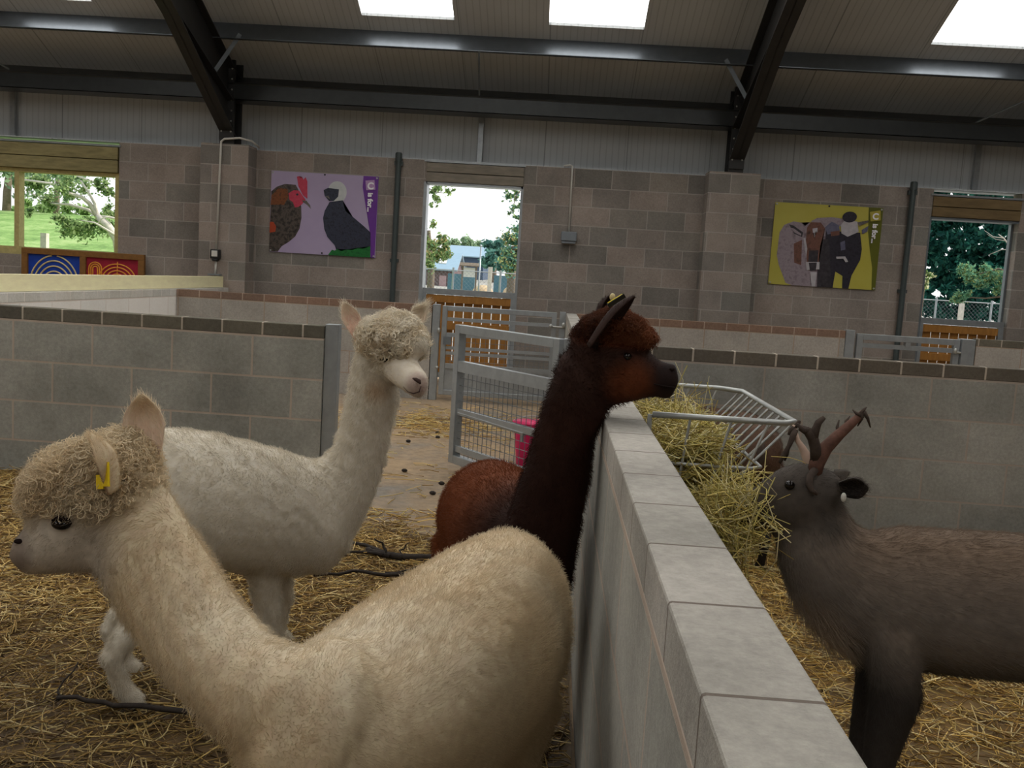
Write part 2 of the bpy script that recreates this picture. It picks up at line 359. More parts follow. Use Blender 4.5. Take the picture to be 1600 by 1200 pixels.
def halfdoor(x0, x1, z1, label, hinge):
    e = empty('half_door', ((x0+x1)/2, YB+.06, 0), label, 'door', 'timber half doors in the openings')
    f = MB().box(x0,x1,YB+.03,YB+.08,z1-.07,z1).box(x0,x0+.045,YB+.03,YB+.08,.03,z1-.07).box(x1-.06,x1,YB+.03,YB+.08,.03,z1-.07).box(x0,x1,YB+.03,YB+.08,.03,.09)
    f.build('frame', mt['galv'], e)
    n_ = max(6, round((x1-x0-.1)/.115)); w = (x1-x0-.11)/n_
    for k in range(n_): MB().box(x0+.05+k*w+.006, x0+.05+(k+1)*w-.006, YB+.07,YB+.09,.09,z1-.075).build('plank', mt['doorwood'], e)
    for zz in (z1-.165, .62, .16): MB().box(x0+.045,x1-.06,YB+.038,YB+.068,zz,zz+.085).build('ledge', mt['doorwood'], e)
    return e
halfdoor(-1.74,-.60,1.115,'orange planked half door in the middle doorway', -1)
halfdoor(4.25,5.24,1.125,'orange planked half door in the right doorway', 1)

# ------------------------------------------------------------------ gates and posts
def post(x, y, label, w=.075, z=.985):
    e = MB().box(x-w/2,x+w/2,y-w/2,y+w/2,0,z).build('gate_post', mt['galv'], bevel=.003)
    return tag(e, label, 'post', 'galvanised gate posts')
post(-1.345, 5.262, 'steel post capping the end of the grey pen wall behind the white alpaca')
post(-.035, 5.30, 'steel post beside the central pen wall carrying the open mesh gate', .06)
post(-1.325, 9.80, 'steel post at the left of the closed far gate')
post(-.035, 9.80, 'steel latch post at the right of the closed far gate', .06)
post(2.855, 9.80, 'steel post at the left of the small gate under the cow poster', .09)
post(4.02, 9.80, 'steel latch post at the right of the small gate under the cow poster', .13, .965)
def gate(p, q, label, bars, mesh_to, z1=.975, z0=.06, sheet=0, frame=.05):
    p = np.array(p, float); q = np.array(q, float)
    e = empty('metal_gate', (p[0], p[1], 0), label, 'gate', 'galvanised pen gates')
    d = (q-p)/np.linalg.norm(q-p); nn = np.array((-d[1], d[0]))
    V = lambda s, z: (p[0]+(q-p)[0]*s, p[1]+(q-p)[1]*s, z)
    L = np.linalg.norm(q-p); h = frame/2/L
    f = MB()
    f.bar(V(h,z0), V(h,z1), frame, frame, (nn[0],nn[1],0)); f.bar(V(1-h,z0), V(1-h,z1), frame, frame, (nn[0],nn[1],0))
    f.bar(V(2*h,z1-frame/2), V(1-2*h,z1-frame/2), frame, frame); f.bar(V(2*h,z0+frame/2), V(1-2*h,z0+frame/2), frame, frame)
    f.build('frame', mt['galv'], e, bevel=.003)
    for z, w in bars: MB().bar(V(2*h,z), V(1-2*h,z), w*.7, w).build('rail', mt['galv'], e)
    if mesh_to:
        m = MB(); za, zb = mesh_to; n_ = int(L/.05)
        for k in range(1, n_): m.tube([V(k/n_, za), V(k/n_, zb)], .0022, 5, cap=False)
        for k in range(1, int((zb-za)/.05)): m.tube([V(2*h, za+.05*k), V(1-2*h, za+.05*k)], .0022, 5, cap=False)
        m.build('wire_mesh', mt['galvd'], e)
    if sheet: MB().bar(V(2*h,z0+sheet/2), V(1-2*h,z0+sheet/2), .004, sheet-.04).build('sheet', mt['galv'], e)
    return e, V
g, V = gate((-.75,6.27), (-.07,5.40), 'open galvanised gate with wire mesh swung back in front of the pink bucket', [(.705,.07),(.405,.04),(.16,.04)], (.08,.70), frame=.055)
lt = MB().tube([V(.06,.40), V(.72,.385)], .016, 8).tube([V(.05,.46), V(.05,.36)], .012, 6).tube([V(.7,.33), V(.7,.43)], .012, 6)
lt.build('spring_bolt', mt['galv'], g)
g, V = gate((-1.265,9.80), (-.095,9.80), 'closed galvanised gate in front of the middle half door', [(.84,.035),(.68,.04),(.545,.03),(.49,.03),(.36,.05)], (.36,.66), sheet=.30)
MB().tube([(-.16,9.765,.83),(.0,9.765,.83)], .01, 8).ball((-.15,9.755,.835),(.02,.02,.02)).ball((-.02,9.755,.85),(.02,.015,.03)).build('latch', mt['bolt'], g)
MB().box(-1.24,-1.16,9.76,9.79,.58,.66).build('lock_box', mt['galvd'], g)
MB().ball((-1.29,9.755,.34),(.018,.018,.018)).build('hinge', mt['bolt'], g); MB().ball((-1.29,9.755,.72),(.018,.018,.03)).build('hinge', mt['bolt'], g)
g, V = gate((2.93,9.80), (3.95,9.80), 'small galvanised gate below the cow poster and orange half door', [(.84,.045),(.5,.04)], None, z1=.955, frame=.06)
MB().bar((3.44,9.80,.85),(3.44,9.80,.91),.05,.05,(0,1,0)).build('strut', mt['galv'], g)
MB().tube([(3.88,9.755,.83),(4.08,9.755,.82)], .011, 8).ball((3.9,9.75,.84),(.02,.02,.03)).ball((4.06,9.75,.87),(.03,.015,.02)).ball((4.06,9.75,.80),(.025,.015,.02)).build('latch', mt['bolt'], g)

# ------------------------------------------------------------------ wall fittings
e = empty('conduit_switch', (-4.16,11.34,1.3), 'white conduit with a black switch box on the left pilaster', 'conduit')
MB().tube([(-4.18,11.335,1.40),(-4.155,11.33,2.60),(-4.15,11.325,2.68),(-4.11,11.32,2.71),(-3.93,11.32,2.73),(-3.82,11.42,2.715),(-3.79,11.62,2.67)], .0125, 10).build('conduit', mt['white'], e, True)
MB().box(-4.235,-4.125,11.28,11.35,1.31,1.42).box(-4.215,-4.145,11.28,11.35,1.285,1.31).build('switch_box', mt['blackp'], e, bevel=.008)
MB().box(-4.215,-4.145,11.272,11.285,1.335,1.405).build('cover', mt['white'], e, bevel=.004)
MB().tube([(-4.18,11.335,1.29),(-4.183,11.335,1.13)], .0125, 10).build('tail_pipe', mt['white'], e, True)
MB().box(-4.25,-4.11,11.26,11.35,1.115,1.13).build('foot_plate', mt['greybox'], e)
e = empty('junction_box', (-.02,11.63,1.75), 'grey junction box under a thin conduit right of the middle doorway', 'junction box')
MB().box(-.10,.085,11.55,11.66,1.775,1.885).build('box', mt['greybox'], e, bevel=.008)
MB().box(-.09,.075,11.56,11.655,1.745,1.772).build('cable_gland', mt['greybox'], e, bevel=.004)
MB().tube([(-.01,11.64,1.88),(-.02,11.64,2.66),(-.05,11.64,2.672),(-.12,11.64,2.655)], .012, 8).build('conduit', mt['white'], e, True)
for x, lb in ((-2.095,'dark grey drain pipe between the hen poster and the middle doorway'), (3.98,'dark grey drain pipe between the cow poster and the right doorway')):
    o = MB().tube([(x,11.60,.0),(x,11.60,2.70)], .034, 12).tube([(x,11.60,2.60),(x,11.60,2.69)], .042, 12).box(x-.05,x+.05,11.6,11.655,2.55,2.6).box(x-.05,x+.05,11.6,11.655,1.4,1.44).build('drain_pipe', mt['pipe'], smooth=False)
    tag(o, lb, 'pipe')

# ------------------------------------------------------------------ posters
def mottled(name, cols, scale=14, rough=.35):
    t = NT(name); g_ = t.n('ShaderNodeNewGeometry').outputs['Position']; n_ = t.noise(scale, 6, g_, .65)
    return t.bsdf(t.ramp(n_, [(.28+.44*i/max(1,len(cols)-1), lin(c)) for i, c in enumerate(cols)]), rough, spec=.35)
def text_mesh(body, size, mat, parent, origin, ax, ay, align='LEFT', bold=0.0):
    cu = bpy.data.curves.new('lettering', 'FONT'); cu.body = body; cu.size = size; cu.extrude = .0004; cu.offset = bold; cu.align_x = align
    o = bpy.data.objects.new('lettering_tmp', cu); COL.objects.link(o); bpy.context.view_layer.update()
    me = bpy.data.meshes.new_from_object(o.evaluated_get(bpy.context.evaluated_depsgraph_get()))
    bpy.data.objects.remove(o); az = np.cross(ax, ay)
    for v in me.vertices:
        c = v.co; p = np.array(origin)+np.array(ax)*c.x+np.array(ay)*c.y+az*c.z; v.co = p
    me.materials.clear(); me.materials.append(mat)
    o = bpy.data.objects.new('lettering', me); COL.objects.link(o); adopt(o, parent); return o
def ell(cx, cy, rx, ry, n_=24): return [(cx+rx*math.cos(2*PI*k/n_), cy+ry*math.sin(2*PI*k/n_)) for k in range(n_)]
def poster(label, x0, x1, z0, z1, TL, dX, dY, sheet, shapes, txt, group='animal posters on the block wall'):
    """shapes are drawn in poster units taken from TL (corner) with edge vectors dX (across) and dY (down)"""
    A = np.array([dX, dY], float).T; Ai = np.linalg.inv(A)
    def S(p, k):
        s_, t_ = Ai @ (np.array(p, float)-np.array(TL)); s_ = min(max(s_, 0), 1); t_ = min(max(t_, 0), 1)
        return (x0+s_*(x1-x0), 11.645-.0007*k, z1-t_*(z1-z0))
    e = empty('poster', ((x0+x1)/2, 11.65, z0), label, 'poster', group)
    MB().box(x0,x1,11.645,11.649,z0,z1).build('sheet', sheet, e)
    b_ = MB(); mats = []
    for k, (poly, m_) in enumerate(shapes):
        if m_ not in mats: mats.append(m_)
        P = [S(p, k+1) for p in poly]
        bm = bmesh.new(); vv = [bm.verts.new(p) for p in P]; f_ = bm.faces.new(vv); bmesh.ops.triangulate(bm, faces=[f_])
        bm.verts.index_update(); b_.add([v.co for v in bm.verts], [[v.index for v in f.verts] for f in bm.faces], mats.index(m_)); bm.free()
    b_.build('picture', mats, e)
    for body, size, pos, vert, m_ in txt:
        o_ = S(pos, len(shapes)+3)
        if vert: text_mesh(body, size, m_, e, o_, (0,0,-1.), (1.,0,0), bold=.004)
        else: text_mesh(body, size, m_, e, o_, (1.,0,0), (0,0,1.), 'CENTER', bold=.004)
    for fx, fz in ((.015,.98),(.5,.985),(.985,.98),(.015,.02),(.5,.02),(.985,.02)):
        MB().tube([(x0+fx*(x1-x0),11.643,z0+fz*(z1-z0)),(x0+fx*(x1-x0),11.635,z0+fz*(z1-z0))], .011, 10).build('eyelet', mt['bolt'] if fx != .5 else mt['blackp'], e)
    return e
c_ = lambda n_, *cs, s=14: mottled(n_, [tuple(x*.86 for x in c) for c in cs], s)
lil = c_('lilac_print',(196,178,214),(208,190,224), s=2); pur = c_('purple_print',(116,54,160),(130,66,172), s=3)
hen = c_('hen_feathers',(30,28,26),(60,52,46),(104,92,84),(40,34,30), s=22); rust = c_('rust_feathers',(60,36,18),(150,84,34),(40,30,24), s=24)
org = c_('orange_feathers',(214,84,40),(190,70,30)); red = c_('comb_red',(214,52,84),(232,84,110), s=20); blk = c_('black_feathers',(22,24,32),(60,64,84),(28,28,40), s=26)
wht = c_('white_crest',(216,222,222),(240,240,240)); grn = c_('print_grass',(16,70,34),(34,130,58),(20,84,40), s=24); hrn = c_('beak_grey',(60,58,60),(150,140,130), s=30)
tile1 = c_('tile_lilac',(206,160,214),(214,176,222)); lett = simple('white_lettering', (238,236,240), .4, 0, 10, .02, 0)
poster('hen poster: two fancy chickens on a lilac sheet with a purple edge', -3.638,-2.333,1.437,2.408, (105,122), (1180,52), (-38,900), lil, [
    ([(1118,168),(1285,175),(1240,1080),(1195,1078),(1193,820),(1165,620),(1130,430),(1108,290)], pur),
    ([(100,350),(160,300),(250,268),(370,275),(400,330),(430,520),(432,640),(410,760),(360,850),(290,910),(210,960),(165,1022),(60,1020)], hen),
    ([(100,400),(180,312),(280,322),(285,420),(240,500),(90,500)], rust), ([(60,690),(120,690),(150,740),(140,800),(60,810)], org),
    ([(385,185),(410,180),(428,205),(442,188),(458,218),(480,190),(500,235),(500,430),(450,390),(400,290)], red),
    ([(290,370),(350,335),(410,340),(450,400),(480,440),(440,490),(400,520),(360,525),(340,470),(300,440)], red),
    (ell(388,383,13,12), blk), ([(440,445),(490,450),(530,500),(538,540),(500,500),(450,465)], hrn),
    (ell(830,350,105,120), wht),
    ([(745,460),(890,440),(920,560),(1000,620),(1120,720),(1195,790),(1195,950),(1100,1000),(820,1000),(800,940),(720,850),(685,760),(672,640),(690,560)], blk),
    ([(680,330),(730,305),(850,320),(840,400),(790,450),(740,450),(690,390)], blk), ([(690,400),(735,390),(752,432),(718,408)], hrn),
    ([(725,1050),(770,990),(800,1000),(830,980),(870,1005),(930,985),(1000,990),(1060,965),(1110,975),(1195,945),(1195,1078)], grn),
    ([(1140,220),(1240,212),(1250,318),(1150,325)], tile1)],
    [('C', .11, (1196,312), False, lett), ('is for...', .083, (1172,352), True, lett)])
yel = c_('yellow_print',(206,194,78),(216,206,96), s=2); olv = c_('olive_print',(104,108,30),(116,118,38), s=3); cow = c_('roan_hide',(146,130,140),(176,160,168),(120,104,112), s=16)
brn = c_('brown_face',(104,66,54),(134,92,78),(84,58,50), s=16); bcow = c_('black_hide',(26,24,30),(58,54,66),(30,26,32), s=14); cwh = c_('cow_white',(196,190,196),(222,216,220), s=20)
nos = c_('cow_nose',(44,40,44),(80,74,80), s=20); blu = c_('blue_grey_hide',(92,92,120),(130,128,150), s=18); tile2 = c_('tile_yellow',(196,180,70),(208,192,84))
poster('cow poster: two cattle on a yellow sheet with an olive edge', 2.405,3.670,1.414,2.380, (135,97), (1190,100), (-58,900), yel, [
    ([(1165,170),(1340,190),(1275,1105),(1225,1100),(1225,850),(1190,640),(1165,450)], olv),
    ([(530,320),(600,285),(760,280),(880,300),(1040,340),(700,420)], cow),
    ([(690,380),(860,440),(1080,460),(1105,640),(1090,760),(1000,930),(970,1085),(900,1080),(900,930),(820,880),(795,1065),(700,1060),(690,700)], bcow),
    ([(190,430),(240,350),(340,315),(420,330),(470,370),(520,330),(640,330),(700,380),(690,900),(760,1062),(340,1025),(270,990),(230,890),(190,790),(165,680)], cow),
    ([(350,560),(440,520),(440,800),(360,770)], brn), ([(290,345),(340,360),(450,440),(440,490),(350,450)], nos), ([(310,385),(345,392),(430,455),(425,475),(350,435)], cow),
    ([(620,520),(740,520),(780,1062),(620,1045)], nos), ([(690,390),(760,330),(840,370),(855,440),(720,470)], blu),
    ([(750,440),(850,430),(850,480),(760,490)], brn), ([(490,390),(530,330),(640,335),(690,400),(660,520),(640,600),(630,760),(620,860),(520,860),(500,760),(480,560)], brn),
    ([(520,640),(625,640),(615,780),(515,780)], nos), ([(455,500),(475,500),(500,620),(490,720),(470,600)], cwh), ([(488,765),(640,770),(640,850),(500,855)], cwh), ([(520,775),(610,775),(602,862),(535,862)], nos),
    ([(550,400),(605,393),(607,440),(580,450),(576,500),(570,450),(556,446)], cwh), ([(540,880),(610,880),(600,1040),(560,1040)], cwh),
    ([(860,370),(900,325),(1040,335),(1060,450),(940,500),(870,460)], cwh), (ell(955,285,80,60), bcow), ([(1040,345),(1165,325),(1160,350),(1060,385)], hrn),
    ([(1090,430),(1165,385),(1155,450),(1100,475)], blu), ([(860,560),(910,540),(920,640),(870,650)], blu), ([(820,715),(920,715),(955,775),(925,780),(900,740),(825,740)], cwh),
    ([(1175,235),(1290,222),(1295,330),(1185,340)], tile2)],
    [('C', .10, (1236,318), False, lett), ('is for...', .083, (1214,365), True, lett)])

# ------------------------------------------------------------------ maze board leaning on the wall under the window
e = empty('maze_board', (-5.9,11.52,0), 'wooden framed maze board with a blue and a red panel under the left window', 'game board')
Yb = 11.52
MB().box(-6.655,-5.13,Yb,Yb+.05,1.235,1.305).box(-6.655,-5.13,Yb,Yb+.05,.42,.48).box(-6.655,-6.58,Yb,Yb+.05,.48,1.235).box(-5.205,-5.13,Yb,Yb+.05,.48,1.235).box(-5.93,-5.855,Yb,Yb+.05,.48,1.235).box(-6.60,-6.53,Yb,Yb+.05,0,.42).box(-5.25,-5.18,Yb,Yb+.05,0,.42).build('frame', mt['boardframe'], e, bevel=.004)
MB().box(-6.58,-5.93,Yb+.03,Yb+.045,.48,1.235).build('blue_panel', simple('maze_blue', (24,62,158), .5), e)
MB().box(-5.855,-5.205,Yb+.03,Yb+.045,.48,1.235).build('red_panel', simple('maze_red', (150,28,52), .5), e)
def arc(cx, cz, r, a0, a1, n_=20): return [(cx+r*math.cos(math.radians(a0+(a1-a0)*k/n_)), Yb+.026, cz+r*.72*math.sin(math.radians(a0+(a1-a0)*k/n_))) for k in range(n_+1)]
m_ = MB(); cx, cz = -6.255, .80
for k, r in enumerate((.29,.245,.20,.155,.11)):
    rr = r/.72*.78
    for a0, a1 in ((20,84),(96,160)) if k == 0 else ((25,155),): m_.tube([(x, y, cz+.02+(z-cz)*1.8) for x, y, z in arc(cx, cz, rr, a0, a1)], .009, 6)
m_.build('maze_track', simple('maze_track_cream', (214,196,138), .5), e)
m_ = MB(); cx = -5.47
for r in (.235,.19,.145,.10,.055): m_.tube([(x, y, .96+(z-.80)*1.25) for x, y, z in arc(cx, .80, r, 4, 176)], .008, 6)
for w in (.03,.055,.08): m_.tube([(-5.745-w, Yb+.026, .9)]+[(-5.745+w*math.cos(t), Yb+.026, 1.10+w*math.sin(t)) for t in np.linspace(PI, 0, 9)]+[(-5.745+w, Yb+.026, .9)], .008, 6)
m_.tube([(cx,Yb+.026,.95),(cx,Yb+.026,1.20)], .006, 6)
m_.build('maze_track', simple('maze_track_gold', (222,150,52), .5), e)

# ------------------------------------------------------------------ bucket
e = empty('bucket', (-.225,6.66,0), 'pink bucket on the floor behind the open mesh gate', 'bucket')
bx, by = -.225, 6.66
MB().tube([(bx,by,.0),(bx,by,.004),(bx,by,.27),(bx,by,.30),(bx,by,.305),(bx,by,.29),(bx,by,.012)], [.10,.105,.135,.138,.15,.131,.10], 28).build('pail', mt['pink'], e, True)
MB().tube([(bx-.14*math.cos(t), by-.02, .29+.06*math.sin(t)) for t in np.linspace(0, PI, 14)], .003, 6).build('handle', mt['wire'], e)

# ------------------------------------------------------------------ straw and hay
def strands(n_, place, length, width, cols, bend=.25, tilt=.25, segs=2, seed=1):
    """n_ thin three-sided stalks; place(rng, n) -> base points; returns verts, faces, colours"""
    r = np.random.default_rng(seed); P = place(r, n_); L = r.uniform(length[0], length[1], n_); W = r.uniform(width[0], width[1], n_)
    az = r.uniform(0, 2*PI, n_); el = r.normal(0, tilt, n_)
    d = np.stack([np.cos(az)*np.cos(el), np.sin(az)*np.cos(el), np.sin(el)], 1)
    side = np.stack([-np.sin(az), np.cos(az), np.zeros(n_)], 1); up = np.cross(d, side); bn = r.normal(0, bend, (n_, 1))
    bz = r.normal(0, bend*.5, (n_, 1))
    V = []; k = segs+1
    for i in range(k):
        t = i/segs-.5; c = P + d*(t*L)[:, None] + (side*bn+up*bz)*(L*(t*t-.25))[:, None]
        for a in (0, 2.094, 4.189): V.append(c + (side*math.cos(a)+up*math.sin(a))*(W/2)[:, None])
    V = np.stack(V, 1); nv = V.shape[1]
    base = np.arange(n_)[:, None]*nv
    F = np.concatenate([base+np.array([i*3+a, i*3+(a+1) % 3, (i+1)*3+(a+1) % 3, (i+1)*3+a]) for i in range(segs) for a in range(3)], 0)
    cc = np.array([lin(c) for c in cols]); pick = r.integers(0, len(cc), n_); col = cc[pick]*r.uniform(.65, 1.2, (n_, 1))
    return V.reshape(-1, 3), F, np.repeat(col, nv, 0)
def np_mesh(name, V, F, col, mat):
    me = bpy.data.meshes.new(name); nf, k = F.shape
    me.vertices.add(len(V)); me.vertices.foreach_set('co', V.astype(np.float32).ravel())
    me.loops.add(nf*k); me.loops.foreach_set('vertex_index', F.astype(np.int32).ravel())
    me.polygons.add(nf); me.polygons.foreach_set('loop_start', np.arange(0, nf*k, k, dtype=np.int32)); me.polygons.foreach_set('loop_total', np.full(nf, k, dtype=np.int32))
    me.update(calc_edges=True)
    a = me.color_attributes.new('col', 'FLOAT_COLOR', 'POINT')
    a.data.foreach_set('color', np.concatenate([np.clip(col, 0, 1), np.ones((len(V), 1))], 1).astype(np.float32).ravel())
    me.materials.append(mat); o = bpy.data.objects.new(name, me); COL.objects.link(o); return o
def attr_mat(name, rough=.8, trans=0, nvar=.0, nscale=30, spec=.2):
    t = NT(name); a = t.n('ShaderNodeAttribute', _attribute_name='col'); c = a.outputs['Color']
    if nvar:
        g_ = t.n('ShaderNodeNewGeometry').outputs['Position']; c = t.mix(nvar, c, t.ramp(t.noise(nscale, 3, g_), [(.3,(.2,.2,.2)),(.7,(.8,.8,.8))]), 'OVERLAY')
    m_ = t.bsdf(c, rough, spec=spec)
    if trans:
        tr = t.n('ShaderNodeBsdfTranslucent'); t.l(c, tr.inputs[0]); mx = t.n('ShaderNodeMixShader', Fac=trans)
        t.l(t.b.outputs[0], mx.inputs[1]); t.l(tr.outputs[0], mx.inputs[2]); t.l(mx.outputs[0], t.out.inputs[0])
    return m_
mt['straw'] = attr_mat('straw_stalks', .6, .15, 0, spec=.3)
def bedz(x, y): return .018+.03*(.5+.5*np.sin(2.1*x+1.3*np.sin(1.7*y)))*(.5+.5*np.sin(1.9*y+.7*x))+.012*np.sin(9*x+4*y)*np.sin(7*y-3*x)
def bed(name, x0, x1, y0, y1, n_, cols, basec, inside, label, seed, dens=None, dark_front=False):
    nx, ny = int((x1-x0)/.05), int((y1-y0)/.05)
    X, Y_ = np.meshgrid(np.linspace(x0, x1, nx+1), np.linspace(y0, y1, ny+1)); Z = bedz(X, Y_)
    edge = np.minimum.reduce([np.clip(inside(X, Y_), 0, 1)]); Z = np.where(edge > 0, .004+(Z)*np.clip(edge*3, 0, 1), -.03)
    V = np.stack([X, Y_, Z], -1).reshape(-1, 3); idx = np.arange((nx+1)*(ny+1)).reshape(ny+1, nx+1)
    F = np.stack([idx[:-1,:-1], idx[:-1,1:], idx[1:,1:], idx[1:,:-1]], -1).reshape(-1, 4)
    r = np.random.default_rng(seed+50); cb = np.array(lin(basec))*r.uniform(.6, 1.4, (len(V), 1))
    def place(r, n):
        out = np.zeros((0, 3))
        while len(out) < n:
            x = r.uniform(x0, x1, n); y = r.uniform(y0, y1, n)
            w = np.clip(inside(x, y), 0, 1)*(dens(x, y) if dens is not None else 1)
            k = r.uniform(0, 1, n) < w; p = np.stack([x, y, bedz(x, y)*np.clip(inside(x, y)*3, 0, 1)+.006+r.uniform(0, .022, n)**1.0], 1)[k]; out = np.concatenate([out, p])
        return out[:n]
    V2, F2, C2 = strands(n_, place, (.05,.17), (.0022,.0045), cols, .3, .16, 2, seed)
    V2[:, 0] = np.clip(V2[:, 0], x0+.004, x1-.004); V2[:, 1] = np.where(V2[:, 0] < -1.42 if x0 < 0 else True, np.minimum(V2[:, 1], y1-.002), V2[:, 1])
    if dark_front: # straw and bed colours darken towards the front of the pen
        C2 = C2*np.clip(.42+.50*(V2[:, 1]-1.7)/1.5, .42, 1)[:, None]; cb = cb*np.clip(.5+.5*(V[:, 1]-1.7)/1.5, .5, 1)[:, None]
    return tag(np_mesh(name, np.concatenate([V, V2]), np.concatenate([F, F2+len(V)]), np.concatenate([cb, C2]), mt['straw']), label, 'straw', kind='stuff')
gold = [(232,202,126),(214,178,98),(242,222,164),(182,142,72),(224,190,110),(142,110,64)]
dirty = [(222,190,118),(196,160,92),(150,120,74),(236,212,150),(122,96,62),(172,138,80)]
def inL(x, y):
    m = np.minimum(1, (4.55+.25*np.sin(5*x)-y)*2.2+ np.where(x < -1.4, 3, 0)); return np.minimum(m, 1)
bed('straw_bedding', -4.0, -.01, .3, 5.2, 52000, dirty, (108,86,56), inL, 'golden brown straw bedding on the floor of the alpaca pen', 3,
    dens=lambda x, y: np.clip(.42+.28*(y-1.8)-.16*(x+1.2), .35, 1), dark_front=True)
bed('straw_bedding', .11, 4.6, .2, 5.25, 46000, gold, (120,94,52), lambda x, y: np.ones_like(x), 'bright golden straw bedding on the floor of the reindeer pen', 5)
# loose straw in the passage
def pl(r, n):
    q = r.uniform(0, 1, n); x = np.where(q < .62, r.normal(-1.25, .42, n), r.uniform(-1.9, -.1, n)); y = np.where(q < .62, r.normal(8.15, .33, n), r.uniform(4.3, 9.4, n))
    k = (r.uniform(0, 1, n) < .28); y = np.where(k, r.uniform(4.2, 5.1, n), y); return np.stack([np.clip(x, -3.5, -.06), y, np.full(n, .008)+r.uniform(0,.006,n)], 1)
V_, F_, C_ = strands(1500, pl, (.06,.2), (.003,.006), gold, .25, .03, 2, 9); V_[:, 2] = np.maximum(V_[:, 2], .003)
tag(np_mesh('loose_straw', V_, F_, C_, mt['straw']), 'thin scatter of loose straw on the sandy passage floor', 'straw', kind='stuff')
# droppings on the passage floor
for k, (u, v) in enumerate(((638,689),(684,676),(684,683),(632,735),(600,712),(690,755),(676,770))):
    p = atz(u, v, .012); o = MB().ball(p, (.02,.016,.012), 8, 6).build('dropping', mt['branch']); tag(o, 'small dark dropping on the sandy passage floor', 'dropping', 'droppings on the passage floor')

# ------------------------------------------------------------------ dead branches
def branch(label, paths):
    b_ = MB()
    for pts, r0, r1 in paths:
        P = []
        for (a, c) in zip(pts[:-1], pts[1:]):
            for t in (0, .33, .66): P.append(np.array(a)*(1-t)+np.array(c)*t+RNG.normal(0, .006, 3)*(1, 1, .4))
        P.append(np.array(pts[-1])); b_.tube(P, list(np.linspace(r0, r1, len(P))), 7)
    return tag(b_.build('dead_branch', mt['branch'], smooth=True), label, 'branch', 'dead branches on the straw')
q = lambda u, v, z=.06: tuple(atz(u, v, z))
branch('thick dark forked branch lying on straw beside the brown alpaca', [([q(690,872),q(640,872),q(600,866),q(575,858)], .020, .012), ([q(612,868),q(570,852),q(520,842)], .011, .005), ([q(600,866),q(560,862),q(500,858)], .009, .004), ([q(604,867),q(598,850,.10),q(585,842,.14)], .007, .003), ([q(625,871),q(628,856,.09),q(640,848,.12)], .005, .002)])
branch('thin dark branch on straw just in front of the forked one', [([q(690,895),q(640,900),q(600,897),q(550,892),q(490,899)], .010, .006), ([q(600,897),q(640,890),q(655,884,.08)], .005, .002)])
branch('thin dark stick on straw by the near alpaca with one upright twig', [([q(92,1092),q(160,1098),q(220,1104),q(300,1112),q(360,1125)], .006, .009), ([q(92,1092,.05),tuple(atz(95,1080,.06)),tuple(at(122,1035,2.62))], .004, .002)])
branch('thin dark stick on golden straw behind the reindeer', [([q(1270,1040,.05),q(1310,1030,.05),q(1360,1040,.05),q(1420,1046,.05)], .006, .005)])

# ------------------------------------------------------------------ hay rack on the central wall
e = empty('hay_rack', (.11,2.65,.7), 'white wire hay rack hung on the central pen wall', 'hay rack')
X0, X1, YA, YZ = .118, .468, 2.32, 3.06
def loop(z, xo, ya, yz, r, name, x0=X0):
    pts = [(x0,ya,z),(xo-.03,ya,z),(xo,ya+.03,z),(xo,yz-.06,z),(xo-.06,yz,z),(x0,yz,z)]
    MB().tube(pts, r, 8).build(name, mt['wire'], e, True)
loop(.992, X1, YA, YZ, .0075, 'top_rail'); loop(.875, .395, YA, YZ, .0045, 'hoop', .112); loop(.72, .25, YA+.02, YZ-.02, .0045, 'hoop', .112)
for y in (YA, YZ): MB().tube([(X0-.006,y,.992),(X0-.006,y,.70)], .006, 8).build('hanger', mt['wire'], e)
for k in range(11):
    y = YA+.03+(YZ-YA-.06)*k/10
    MB().tube([(X1,y,.992),(.125,y,.60)], .0035, 6).build('bar', mt['wire'], e)
for x in (.21,.31,.40):
    for y in (YA, YZ): MB().tube([(x,y,.992),(.125+(x-.125)*.55,y,.60+(x-.125)*.25)], .0035, 6).build('bar', mt['wire'], e)
MB().tube([(.125,YA,.60),(.125,YZ,.60)], .005, 8).build('bottom_rail', mt['wire'], e)
def hayp(r, n):
    y = r.uniform(YA+.01, YZ-.02, n); t = np.sqrt(r.uniform(0, 1, n)); top = .955-.10*np.clip((y-2.3)/.75, 0, 1)*0
    z = .62+t*(.93-.62)+r.normal(0, .012, n); w = np.clip((z-.58)/.40, .1, 1)*.27; x = .125+r.uniform(.02, .84, n)*w
    z = z-np.clip(x-.30, 0, 1)*.7*(z > .8); return np.stack([x, y, z], 1)
haycol = [(222,208,132),(236,222,160),(204,192,108),(244,234,190),(184,170,96),(226,206,124),(170,148,78)]
V1, F1, C1 = strands(8500, hayp, (.05,.15), (.0016,.0034), haycol, .5, .38, 3, 21)
def hayout(r, n):
    y = r.normal(2.13, .07, n); z = .80+r.normal(0, .04, n); x = .285+.3*(z-.80)+r.normal(0, .032, n)-.04*(2.13-y); return np.stack([x, y, z], 1)
V2, F2, C2 = strands(620, hayout, (.07,.20), (.0016,.003), haycol, .6, .6, 3, 22)
V3, F3, C3 = strands(170, lambda r, n: np.stack([r.uniform(.2,.35,n), r.normal(2.22,.07,n), r.normal(.72,.05,n)], 1), (.10,.24), (.0016,.003), haycol, .5, 1.2, 3, 23)
V4, F4, C4 = strands(60, lambda r, n: np.stack([r.uniform(.14,.3,n), r.uniform(2.4,3.0,n), r.normal(.96,.02,n)], 1), (.1,.24), (.0016,.003), haycol, .5, 1.1, 3, 24)
Vh = [V1, V2, V3, V4]; o_ = 0; Fh = []
for v, f in zip(Vh, (F1, F2, F3, F4)): Fh.append(f+o_); o_ += len(v)
